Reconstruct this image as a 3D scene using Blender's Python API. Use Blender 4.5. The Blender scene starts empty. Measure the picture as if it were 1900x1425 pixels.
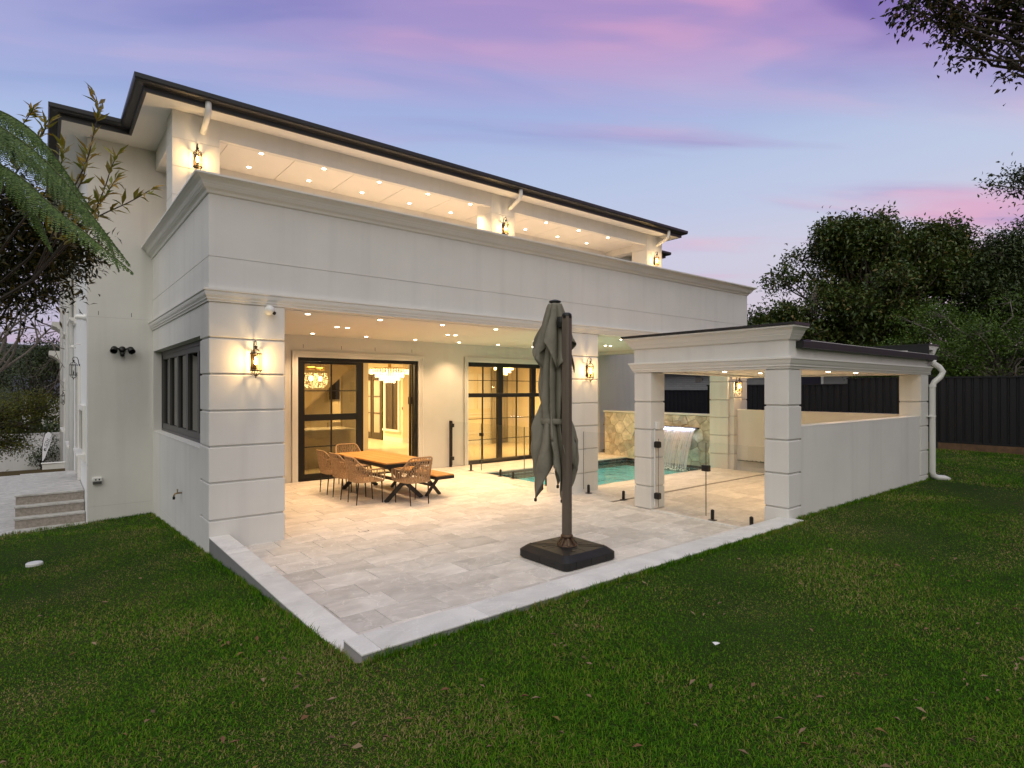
import bpy, math, random
import numpy as np
from mathutils import Vector, Matrix
R = math.radians
random.seed(7)
sc = bpy.context.scene
COL = sc.collection

# ---------------------------------------------------------------- camera
cam_d = bpy.data.cameras.new('camera')
cam_d.sensor_width = 36.0
cam_d.lens = 1080.0 / 1900.0 * 36.0
cam_d.shift_y = 9.5 / 1900.0
cam_d.clip_start = 0.05
cam_d.clip_end = 2000
cam = bpy.data.objects.new('camera', cam_d)
COL.objects.link(cam)
AZ = math.atan2(1340, 1080)
cam.location = (0, 0, 1.95)
cam.rotation_euler = (R(90), 0, AZ - R(90))
sc.camera = cam

# ---------------------------------------------------------------- world: dusk sky
def srgb(r, g, b):
    f = lambda u: (u / 12.92 if u <= 0.04045 else ((u + 0.055) / 1.055) ** 2.4)
    return (f(r / 255), f(g / 255), f(b / 255), 1.0)

W = bpy.data.worlds.new('World')
sc.world = W
W.use_nodes = True
wn, wl = W.node_tree.nodes, W.node_tree.links
wn.clear()
def N(tree_nodes, t, **kw):
    n = tree_nodes.new(t)
    for k, val in kw.items():
        setattr(n, k, val)
    return n
def wmath(op, a, b=None, c=None, clamp=False):
    n = N(wn, 'ShaderNodeMath', operation=op, use_clamp=clamp)
    for i, q in enumerate((a, b, c)):
        if q is None: continue
        if isinstance(q, (int, float)): n.inputs[i].default_value = q
        else: wl.new(q, n.inputs[i])
    return n.outputs[0]
def wramp(fac, stops, interp='EASE'):
    n = N(wn, 'ShaderNodeValToRGB')
    n.color_ramp.interpolation = interp
    e = n.color_ramp.elements
    while len(e) < len(stops): e.new(0.5)
    for q, (p, c) in zip(e, stops):
        q.position = p; q.color = c
    wl.new(fac, n.inputs[0])
    return n.outputs[0]
def wmix(f, a, b):
    n = N(wn, 'ShaderNodeMix', data_type='RGBA')
    wl.new(f, n.inputs[0]) if not isinstance(f, float) else setattr(n.inputs[0], 'default_value', f)
    for s, q in ((n.inputs[6], a), (n.inputs[7], b)):
        if isinstance(q, tuple): s.default_value = q
        else: wl.new(q, s)
    return n.outputs[2]
tc = N(wn, 'ShaderNodeTexCoord')
rot = N(wn, 'ShaderNodeMapping', vector_type='POINT')
rot.inputs['Rotation'].default_value = (0, 0, R(90) - AZ)   # x = across the streaks' run, y = along the way they recede
wl.new(tc.outputs['Generated'], rot.inputs[0])
sep = N(wn, 'ShaderNodeSeparateXYZ')
wl.new(rot.outputs[0], sep.inputs[0])
sx, sy, sz = sep.outputs
base = wramp(sz, [(0.0, srgb(196, 186, 206)), (0.10, srgb(216, 204, 216)), (0.20, srgb(206, 207, 226)), (0.30, srgb(188, 202, 230)),
                  (0.42, srgb(166, 186, 226)), (0.58, srgb(142, 150, 206)), (0.75, srgb(150, 158, 196)), (1.0, srgb(158, 162, 188))])
side = wmath('MULTIPLY_ADD', sx, 0.55, 0.5, clamp=True)
warm = wramp(sz, [(0.0, srgb(222, 200, 206)), (0.2, srgb(222, 210, 220)), (0.34, srgb(200, 206, 228)), (0.5, srgb(152, 150, 214)), (0.7, srgb(150, 150, 196)), (1.0, srgb(158, 160, 188))])
cool = wramp(sz, [(0.0, srgb(150, 150, 186)), (0.14, srgb(168, 172, 212)), (0.26, srgb(166, 188, 232)), (0.4, srgb(146, 176, 228)), (0.6, srgb(142, 152, 208)), (0.75, srgb(150, 160, 198)), (1.0, srgb(158, 162, 188))])
base2 = wmix(side, cool, warm)
base3 = wmix(0.45, base2, base)
glow = wramp(sz, [(0.0, srgb(226, 214, 186)), (0.25, srgb(206, 206, 198)), (0.6, srgb(164, 174, 192)), (1.0, srgb(156, 168, 190))])
west = N(wn, 'ShaderNodeMapRange', interpolation_type='SMOOTHSTEP')
west.inputs['From Min'].default_value = 0.25; west.inputs['From Max'].default_value = -0.45
wl.new(sy, west.inputs[0])
base3 = wmix(west.outputs[0], base3, glow)
den = wmath('ADD', wmath('MAXIMUM', sz, 0.0), 0.06)
px_, py_ = wmath('DIVIDE', sx, den), wmath('DIVIDE', sy, den)
comb = N(wn, 'ShaderNodeCombineXYZ')
wl.new(wmath('MULTIPLY', wmath('ADD', px_, wmath('MULTIPLY', py_, 0.35)), 0.34), comb.inputs[0])
wl.new(wmath('MULTIPLY', wmath('SUBTRACT', py_, wmath('MULTIPLY', px_, 0.16)), 1.15), comb.inputs[1])
n1 = N(wn, 'ShaderNodeTexNoise'); n1.inputs['Scale'].default_value = 1.25; n1.inputs['Detail'].default_value = 6; n1.inputs['Roughness'].default_value = 0.5; n1.inputs['Distortion'].default_value = 0.55
wl.new(comb.outputs[0], n1.inputs[0])
n2 = N(wn, 'ShaderNodeTexNoise'); n2.inputs['Scale'].default_value = 2.1; n2.inputs['Detail'].default_value = 4; n2.inputs['Distortion'].default_value = 0.4
mp2 = N(wn, 'ShaderNodeMapping'); mp2.inputs['Location'].default_value = (4.2, 1.7, 2.0)
wl.new(comb.outputs[0], mp2.inputs[0]); wl.new(mp2.outputs[0], n2.inputs[0])
band = N(wn, 'ShaderNodeMapRange', interpolation_type='SMOOTHSTEP')
band.inputs['From Min'].default_value = 1.95; band.inputs['From Max'].default_value = 1.35
wl.new(wmath('MULTIPLY_ADD', n1.outputs[0], -0.9, wmath('ADD', py_, 0.42)), band.inputs[0])
streak = N(wn, 'ShaderNodeMapRange', interpolation_type='SMOOTHSTEP')
streak.inputs['From Min'].default_value = 0.47; streak.inputs['From Max'].default_value = 0.70
wl.new(n1.outputs[0], streak.inputs[0])
sidecloud = wmath('MULTIPLY_ADD', sx, 0.45, 0.62, clamp=True)
thin = N(wn, 'ShaderNodeMapRange', interpolation_type='SMOOTHSTEP')
thin.inputs['From Min'].default_value = 0.56; thin.inputs['From Max'].default_value = 0.85; thin.inputs['To Min'].default_value = 0.8; thin.inputs['To Max'].default_value = 0.12
wl.new(sz, thin.inputs[0])
cf = wmath('MAXIMUM', wmath('MULTIPLY', wmath('MULTIPLY', band.outputs[0], wmath('MULTIPLY_ADD', sx, 0.6, 0.74, clamp=True)), thin.outputs[0]), wmath('MULTIPLY', streak.outputs[0], wmath('MULTIPLY', sidecloud, 0.8)), clamp=True)
ccol = wramp(wmath('ADD', n2.outputs[0], wmath('MULTIPLY', wmath('SUBTRACT', sz, 0.42), -0.55)),
             [(0.34, srgb(126, 100, 176)), (0.5, srgb(178, 142, 196)), (0.62, srgb(226, 160, 196)), (0.8, srgb(236, 182, 202))])
cf = wmath('MULTIPLY', cf, wmath('SUBTRACT', 1.0, wmath('MULTIPLY', west.outputs[0], 0.85)))
sky = wmix(cf, base3, ccol)
hsv = N(wn, 'ShaderNodeHueSaturation'); hsv.inputs['Saturation'].default_value = 1.0
wl.new(sky, hsv.inputs['Color'])
bg = N(wn, 'ShaderNodeBackground'); bg.inputs['Strength'].default_value = 1.0
wl.new(hsv.outputs[0], bg.inputs[0])
wo = N(wn, 'ShaderNodeOutputWorld'); wl.new(bg.outputs[0], wo.inputs[0])

# ---------------------------------------------------------------- soft afterglow as a very wide sun, low behind the camera
sun_d = bpy.data.lights.new('sun', 'SUN')
sun_d.energy = 1.75
sun_d.angle = R(75)
sun_d.color = (1.0, 0.935, 0.79)
sun = bpy.data.objects.new('sun', sun_d)
COL.objects.link(sun)
sun.rotation_euler = Vector((0.43, 0.45, -0.80)).to_track_quat('-Z', 'Y').to_euler()
sun.location = (-10, -15, 20)

vs = sc.view_settings
sc.display_settings.display_device = 'sRGB'
vs.view_transform = 'Standard'
vs.look = 'None'
vs.exposure = 0.0
vs.gamma = 1.0
vs.use_curve_mapping = False
sc.render.engine = 'CYCLES'
cy = sc.cycles
cy.use_denoising = True
cy.max_bounces = 8
cy.diffuse_bounces = 4
cy.glossy_bounces = 4
cy.transmission_bounces = 6
cy.transparent_max_bounces = 16
cy.caustics_reflective = False
cy.caustics_refractive = False
cy.sample_clamp_indirect = 4.0
cy.sample_clamp_direct = 0
cy.use_light_tree = True

# ================================================================ materials
def mat(name, col, rough=0.6, metal=0.0, noise=None, bump=None, spec=0.5, emit=None, rnd=0.0, coat=0.0, streak=0.0):
    """noise=(scale, amount[, detail]) mottles the colour; bump=(scale, strength[, distance]); rnd varies the value per object"""
    m = bpy.data.materials.new(name)
    m.use_nodes = True
    n, l = m.node_tree.nodes, m.node_tree.links
    p = n['Principled BSDF']
    col = tuple(col[:3])
    p.inputs['Base Color'].default_value = (*col, 1)
    p.inputs['Roughness'].default_value = rough
    p.inputs['Metallic'].default_value = metal
    p.inputs['Specular IOR Level'].default_value = spec
    p.inputs['Coat Weight'].default_value = coat
    co = None
    if noise or bump:
        t = n.new('ShaderNodeTexCoord'); co = t.outputs['Object']
    last = None
    if noise:
        q = n.new('ShaderNodeTexNoise'); q.inputs['Scale'].default_value = noise[0]
        q.inputs['Detail'].default_value = noise[2] if len(noise) > 2 else 5
        q.inputs['Roughness'].default_value = 0.6
        l.new(co, q.inputs[0])
        r = n.new('ShaderNodeMapRange'); r.inputs['From Min'].default_value = 0.3; r.inputs['From Max'].default_value = 0.7
        r.inputs['To Min'].default_value = 1 - noise[1]; r.inputs['To Max'].default_value = 1 + noise[1]
        l.new(q.outputs[0], r.inputs[0])
        last = r.outputs[0]
    if streak:                                                     # rain-wash stains running down the face
        ms = n.new('ShaderNodeMapping'); ms.inputs['Scale'].default_value = (2.6, 2.6, 0.16); l.new(co, ms.inputs[0])
        qs = n.new('ShaderNodeTexNoise'); qs.inputs['Scale'].default_value = 1.6; qs.inputs['Detail'].default_value = 6; l.new(ms.outputs[0], qs.inputs[0])
        rs_ = n.new('ShaderNodeMapRange'); rs_.inputs['From Min'].default_value = 0.52; rs_.inputs['From Max'].default_value = 0.78; rs_.inputs['To Min'].default_value = 1.0; rs_.inputs['To Max'].default_value = 1 - streak
        l.new(qs.outputs[0], rs_.inputs[0])
        mq = n.new('ShaderNodeMath'); mq.operation = 'MULTIPLY'; l.new(last, mq.inputs[0]); l.new(rs_.outputs[0], mq.inputs[1]); last = mq.outputs[0]
    if rnd:
        o = n.new('ShaderNodeObjectInfo')
        r2 = n.new('ShaderNodeMapRange'); r2.inputs['To Min'].default_value = 1 - rnd; r2.inputs['To Max'].default_value = 1 + rnd
        l.new(o.outputs['Random'], r2.inputs[0])
        if last is None: last = r2.outputs[0]
        else:
            mm = n.new('ShaderNodeMath'); mm.operation = 'MULTIPLY'; l.new(last, mm.inputs[0]); l.new(r2.outputs[0], mm.inputs[1]); last = mm.outputs[0]
    if last is not None:
        mx = n.new('ShaderNodeVectorMath'); mx.operation = 'SCALE'
        mx.inputs[0].default_value = col
        l.new(last, mx.inputs['Scale'])
        l.new(mx.outputs[0], p.inputs['Base Color'])
    if bump:
        q = n.new('ShaderNodeTexNoise'); q.inputs['Scale'].default_value = bump[0]; q.inputs['Detail'].default_value = 4
        l.new(co, q.inputs[0])
        b = n.new('ShaderNodeBump'); b.inputs['Strength'].default_value = bump[1]
        b.inputs['Distance'].default_value = bump[2] if len(bump) > 2 else 0.004
        l.new(q.outputs[0], b.inputs['Height']); l.new(b.outputs[0], p.inputs['Normal'])
    if emit:
        p.inputs['Emission Color'].default_value = (*emit[0][:3], 1)
        p.inputs['Emission Strength'].default_value = emit[1]
    return m

def stone_mat(name, lo, hi, vein, rnd=0.10, scale=1.0):
    """limestone paver: cloudy tone, long pale veins, fine grain; the pattern and tone shift from slab to slab"""
    m = bpy.data.materials.new(name); m.use_nodes = True
    n, l = m.node_tree.nodes, m.node_tree.links
    p = n['Principled BSDF']; p.inputs['Roughness'].default_value = 0.62; p.inputs['Specular IOR Level'].default_value = 0.35
    g = n.new('ShaderNodeNewGeometry'); o = n.new('ShaderNodeObjectInfo')
    off = n.new('ShaderNodeVectorMath'); off.operation = 'SCALE'; off.inputs[0].default_value = (31.0, 17.0, 9.0); l.new(o.outputs['Random'], off.inputs['Scale'])
    add = n.new('ShaderNodeVectorMath'); add.operation = 'ADD'; l.new(g.outputs['Position'], add.inputs[0]); l.new(off.outputs[0], add.inputs[1])
    mp = n.new('ShaderNodeMapping'); mp.inputs['Scale'].default_value = (scale * 1.2, scale * 1.8, scale * 1.5); mp.inputs['Rotation'].default_value = (0, 0, R(14))
    l.new(add.outputs[0], mp.inputs[0])
    a = n.new('ShaderNodeTexNoise'); a.inputs['Scale'].default_value = 2.3; a.inputs['Detail'].default_value = 8; a.inputs['Roughness'].default_value = 0.62; a.inputs['Distortion'].default_value = 0.7
    l.new(mp.outputs[0], a.inputs[0])
    cr = n.new('ShaderNodeValToRGB'); cr.color_ramp.elements[0].position = 0.33; cr.color_ramp.elements[0].color = (*lo[:3], 1)
    cr.color_ramp.elements[1].position = 0.68; cr.color_ramp.elements[1].color = (*hi[:3], 1)
    l.new(a.outputs[0], cr.inputs[0])
    w = n.new('ShaderNodeTexNoise'); w.inputs['Scale'].default_value = 1.7; w.inputs['Detail'].default_value = 5; w.inputs['Distortion'].default_value = 1.6
    l.new(add.outputs[0], w.inputs[0])
    d = n.new('ShaderNodeMath'); d.operation = 'SUBTRACT'; d.inputs[1].default_value = 0.5; l.new(w.outputs[0], d.inputs[0])
    ab = n.new('ShaderNodeMath'); ab.operation = 'ABSOLUTE'; l.new(d.outputs[0], ab.inputs[0])
    vr = n.new('ShaderNodeMapRange'); vr.inputs['From Min'].default_value = 0.0; vr.inputs['From Max'].default_value = 0.012; vr.inputs['To Min'].default_value = 0.55; vr.inputs['To Max'].default_value = 0.0
    l.new(ab.outputs[0], vr.inputs[0])
    mx = n.new('ShaderNodeMix'); mx.data_type = 'RGBA'; mx.inputs[7].default_value = (*vein[:3], 1)
    l.new(vr.outputs[0], mx.inputs[0]); l.new(cr.outputs[0], mx.inputs[6])
    f = n.new('ShaderNodeTexNoise'); f.inputs['Scale'].default_value = 90; f.inputs['Detail'].default_value = 3; l.new(g.outputs['Position'], f.inputs[0])
    r1 = n.new('ShaderNodeMapRange'); r1.inputs['To Min'].default_value = 0.9; r1.inputs['To Max'].default_value = 1.1; l.new(f.outputs[0], r1.inputs[0])
    r2 = n.new('ShaderNodeMapRange'); r2.inputs['To Min'].default_value = 1 - rnd; r2.inputs['To Max'].default_value = 1 + rnd; l.new(o.outputs['Random'], r2.inputs[0])
    mm = n.new('ShaderNodeMath'); mm.operation = 'MULTIPLY'; l.new(r1.outputs[0], mm.inputs[0]); l.new(r2.outputs[0], mm.inputs[1])
    s = n.new('ShaderNodeVectorMath'); s.operation = 'SCALE'; l.new(mx.outputs[2], s.inputs[0]); l.new(mm.outputs[0], s.inputs['Scale'])
    l.new(s.outputs[0], p.inputs['Base Color'])
    b = n.new('ShaderNodeBump'); b.inputs['Strength'].default_value = 0.25; b.inputs['Distance'].default_value = 0.003
    l.new(a.outputs[0], b.inputs['Height']); l.new(b.outputs[0], p.inputs['Normal'])
    return m

def leaf_mat(name, cols, rough=0.45, transl=0.25, spec=0.4):
    """each leaf (mesh island) takes its own tone out of cols; thin leaves let some light through"""
    m = bpy.data.materials.new(name); m.use_nodes = True
    n, l = m.node_tree.nodes, m.node_tree.links
    p = n['Principled BSDF']; p.inputs['Roughness'].default_value = rough; p.inputs['Specular IOR Level'].default_value = spec
    g = n.new('ShaderNodeNewGeometry')
    cr = n.new('ShaderNodeValToRGB'); e = cr.color_ramp.elements
    while len(e) < len(cols): e.new(0.5)
    for k, (q, c) in enumerate(zip(e, cols)):
        q.position = k / max(1, len(cols) - 1); q.color = (*c[:3], 1)
    l.new(g.outputs['Random Per Island'], cr.inputs[0])
    l.new(cr.outputs[0], p.inputs['Base Color'])
    t = n.new('ShaderNodeBsdfTranslucent'); l.new(cr.outputs[0], t.inputs['Color'])
    mx = n.new('ShaderNodeMixShader'); mx.inputs[0].default_value = transl
    l.new(p.outputs[0], mx.inputs[1]); l.new(t.outputs[0], mx.inputs[2])
    l.new(mx.outputs[0], n['Material Output'].inputs[0])
    return m

def glass_mat(name, tint=(0.93, 0.97, 0.95), ior=1.5, rough=0.0, wave=0.0):
    m = bpy.data.materials.new(name); m.use_nodes = True
    n, l = m.node_tree.nodes, m.node_tree.links
    n.remove(n['Principled BSDF'])
    t = n.new('ShaderNodeBsdfTransparent'); t.inputs[0].default_value = (*tint, 1)
    g = n.new('ShaderNodeBsdfGlossy'); g.inputs['Roughness'].default_value = rough
    f = n.new('ShaderNodeFresnel'); f.inputs[0].default_value = ior
    mx = n.new('ShaderNodeMixShader')
    gg = n.new('ShaderNodeNewGeometry'); fr = n.new('ShaderNodeMath'); fr.operation = 'SUBTRACT'; fr.inputs[0].default_value = 1.0; l.new(gg.outputs['Backfacing'], fr.inputs[1])
    ff = n.new('ShaderNodeMath'); ff.operation = 'MULTIPLY'; l.new(f.outputs[0], ff.inputs[0]); l.new(fr.outputs[0], ff.inputs[1])   # one reflection, at the outer face
    l.new(ff.outputs[0], mx.inputs[0]); l.new(t.outputs[0], mx.inputs[1]); l.new(g.outputs[0], mx.inputs[2])
    if wave:
        tcn = n.new('ShaderNodeTexCoord'); q = n.new('ShaderNodeTexNoise'); q.inputs['Scale'].default_value = 3.2; q.inputs['Detail'].default_value = 3; q.inputs['Distortion'].default_value = 0.8
        l.new(tcn.outputs['Object'], q.inputs[0])
        b = n.new('ShaderNodeBump'); b.inputs['Strength'].default_value = wave; b.inputs['Distance'].default_value = 0.1
        l.new(q.outputs[0], b.inputs['Height']); l.new(b.outputs[0], g.inputs['Normal']); l.new(b.outputs[0], f.inputs['Normal'])
    l.new(mx.outputs[0], n['Material Output'].inputs[0])
    return m

M = {}
M['render'] = mat('render', (0.70, 0.69, 0.665), 0.85, noise=(0.9, 0.05, 8), bump=(140, 0.4, 0.003), spec=0.25, streak=0.09)
M['trim'] = mat('trim', (0.74, 0.73, 0.70), 0.6, noise=(2.0, 0.02), spec=0.35)
M['side'] = mat('side_render', (0.76, 0.77, 0.77), 0.8, bump=(160, 0.2, 0.003), spec=0.25)
M['groove'] = mat('groove', (0.60, 0.59, 0.57), 0.9)
M['grey_kerb'] = mat('grey_kerb', (0.22, 0.22, 0.22), 0.85, noise=(3, 0.06), bump=(120, 0.3, 0.003))
M['soffit'] = mat('soffit', (0.76, 0.745, 0.71), 0.7, noise=(1.0, 0.015))
M['ceil'] = mat('ceiling_board', (0.80, 0.775, 0.73), 0.75, noise=(0.8, 0.012))
M['dark'] = mat('dark_metal', (0.016, 0.016, 0.018), 0.42, noise=(3, 0.1), spec=0.5)
M['black'] = mat('black_frame', (0.008, 0.0075, 0.007), 0.4, spec=0.4)
M['roof'] = mat('roof_tile', (0.03, 0.03, 0.033), 0.6)
M['grey_frame'] = mat('grey_frame', (0.075, 0.072, 0.07), 0.45)
M['pvc'] = mat('white_pipe', (0.72, 0.72, 0.70), 0.4, noise=(5, 0.03))
M['glass'] = glass_mat('window_glass', (0.90, 0.88, 0.82), 1.45)
M['tintglass'] = glass_mat('tinted_glass', (0.62, 0.60, 0.54), 1.5)
M['darkglass'] = glass_mat('dark_glass', (0.10, 0.10, 0.10), 2.0)
M['fenceglass'] = glass_mat('fence_glass', (0.962, 0.972, 0.968), 1.75)
M['edge'] = mat('glass_edge', (0.10, 0.13, 0.12), 0.2)
M['tile'] = stone_mat('paver_stone', srgb(190, 184, 177), srgb(220, 214, 207), srgb(238, 233, 227), 0.13)
M['coping'] = stone_mat('coping_stone', srgb(198, 197, 193), srgb(222, 221, 217), srgb(228, 227, 224), 0.06, 0.8)
M['terrazzo'] = stone_mat('step_stone', srgb(160, 158, 154), srgb(200, 198, 194), srgb(215, 212, 208), 0.04, 2.0)
M['riser'] = mat('riser_stone', srgb(150, 142, 134), 0.7, noise=(26, 0.28, 6))
M['joint'] = mat('joint_grout', srgb(118, 108, 97), 0.9)
M['drain'] = mat('drain_slot', (0.05, 0.042, 0.036), 0.6)
M['bronze'] = mat('dark_bronze', (0.030, 0.020, 0.013), 0.38, metal=0.6)
M['lampglass'] = glass_mat('amber_glass', (0.98, 0.90, 0.74), 1.4)
M['clearglass'] = glass_mat('clear_lantern_glass', (0.93, 0.94, 0.93), 1.4)
M['bulb'] = mat('lit_bulb', (1, 0.8, 0.5), 0.4, emit=((1.0, 0.66, 0.28), 60))
M['lens'] = mat('lit_lens', (1, 0.95, 0.85), 0.4, emit=((1.0, 0.84, 0.60), 22))
M['ring'] = mat('light_ring', (0.8, 0.79, 0.76), 0.5)
M['crystal'] = mat('lit_crystal', (1, 0.9, 0.7), 0.15, emit=((1.0, 0.80, 0.46), 3.0))
M['gold'] = mat('brass', (0.55, 0.36, 0.13), 0.3, metal=0.9)
M['intwall'] = mat('interior_paint', (0.74, 0.68, 0.56), 0.8)
M['intfloor'] = mat('interior_tile', (0.66, 0.58, 0.44), 0.25, noise=(0.7, 0.05))
M['cabinet'] = mat('cabinet_paint', (0.58, 0.53, 0.44), 0.5)
M['benchtop'] = mat('marble_top', (0.66, 0.64, 0.60), 0.2, noise=(3, 0.1))
M['stairunder'] = mat('stair_soffit', (0.56, 0.46, 0.32), 0.8)
M['darkwood'] = mat('dark_timber', (0.026, 0.016, 0.010), 0.4, noise=(8, 0.3))
M['curtain'] = mat('curtain_cloth', (0.62, 0.56, 0.45), 0.9)
M['greycurtain'] = mat('sheer_cloth', (0.35, 0.32, 0.28), 0.9)
M['teak'] = mat('teak_board', srgb(180, 130, 66), 0.5, noise=(5, 0.12), rnd=0.07, bump=(40, 0.2, 0.002))
M['rope'] = mat('woven_rope', srgb(168, 138, 104), 0.85, noise=(60, 0.2), rnd=0.04)
M['blackleg'] = mat('black_powdercoat', (0.012, 0.011, 0.011), 0.45)
M['canvas'] = mat('olive_grey_canvas', (0.19, 0.178, 0.14), 0.9, noise=(2.5, 0.10), bump=(11, 0.75, 0.018), spec=0.2)
M['pole'] = mat('taupe_pole', (0.125, 0.10, 0.078), 0.42, metal=0.25, noise=(2, 0.06))
M['plastic'] = mat('black_plastic', (0.012, 0.0115, 0.011), 0.5, noise=(9, 0.25), bump=(70, 0.25, 0.002), spec=0.45)
M['rust'] = mat('rusty_bracket', (0.10, 0.06, 0.035), 0.55, metal=0.4, noise=(20, 0.3))
M['brass_tap'] = mat('brass_tap', (0.30, 0.22, 0.12), 0.35, metal=0.9)
M['fence'] = mat('steel_sheet', (0.012, 0.0125, 0.015), 0.5, rnd=0.08, spec=0.4)
M['plinth'] = mat('treated_timber', (0.13, 0.075, 0.04), 0.85, noise=(6, 0.3), bump=(30, 0.4, 0.004))
M['whitebrick'] = mat('white_brick', (0.40, 0.40, 0.40), 0.8, noise=(14, 0.06), rnd=0.07, bump=(80, 0.3, 0.003))
M['mortar'] = mat('mortar', (0.24, 0.24, 0.245), 0.95)
M['whitefence'] = mat('white_paling', (0.78, 0.78, 0.78), 0.7, rnd=0.05)
M['bark'] = mat('bark', (0.07, 0.055, 0.042), 0.95, noise=(9, 0.35), bump=(25, 0.8, 0.02))
M['greybark'] = mat('grey_bark', (0.17, 0.145, 0.13), 0.95, noise=(9, 0.3), bump=(25, 0.8, 0.02))
M['twig'] = mat('twig_bark', (0.045, 0.034, 0.026), 0.9)
M['soil'] = mat('soil', (0.035, 0.028, 0.018), 1.0, noise=(5, 0.4), bump=(18, 1.0, 0.03))
M['sensor'] = mat('white_plastic', (0.78, 0.78, 0.77), 0.35)
M['poolshell'] = mat('pool_mosaic', (0.44, 0.82, 0.90), 0.4, noise=(2.0, 0.12))
M['mosaic'] = mat('waterline_mosaic', (0.055, 0.05, 0.055), 0.25, rnd=0.35)
M['water'] = glass_mat('pool_water', (0.52, 0.97, 1.0), 1.33, 0.02, wave=0.35)
M['flag'] = mat('flag_cloth', (0.70, 0.70, 0.76), 0.9)
M['print'] = mat('black_print', (0.02, 0.02, 0.03), 0.9)
M['sandstone'] = [mat('sandstone_%d' % i, c, 0.9, noise=(5, 0.34, 9), bump=(18, 1.0, 0.03), rnd=0.10) for i, c in enumerate(
    (srgb(194, 184, 166), srgb(206, 196, 176), srgb(184, 174, 156), srgb(172, 165, 152), srgb(212, 202, 184)))]

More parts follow.
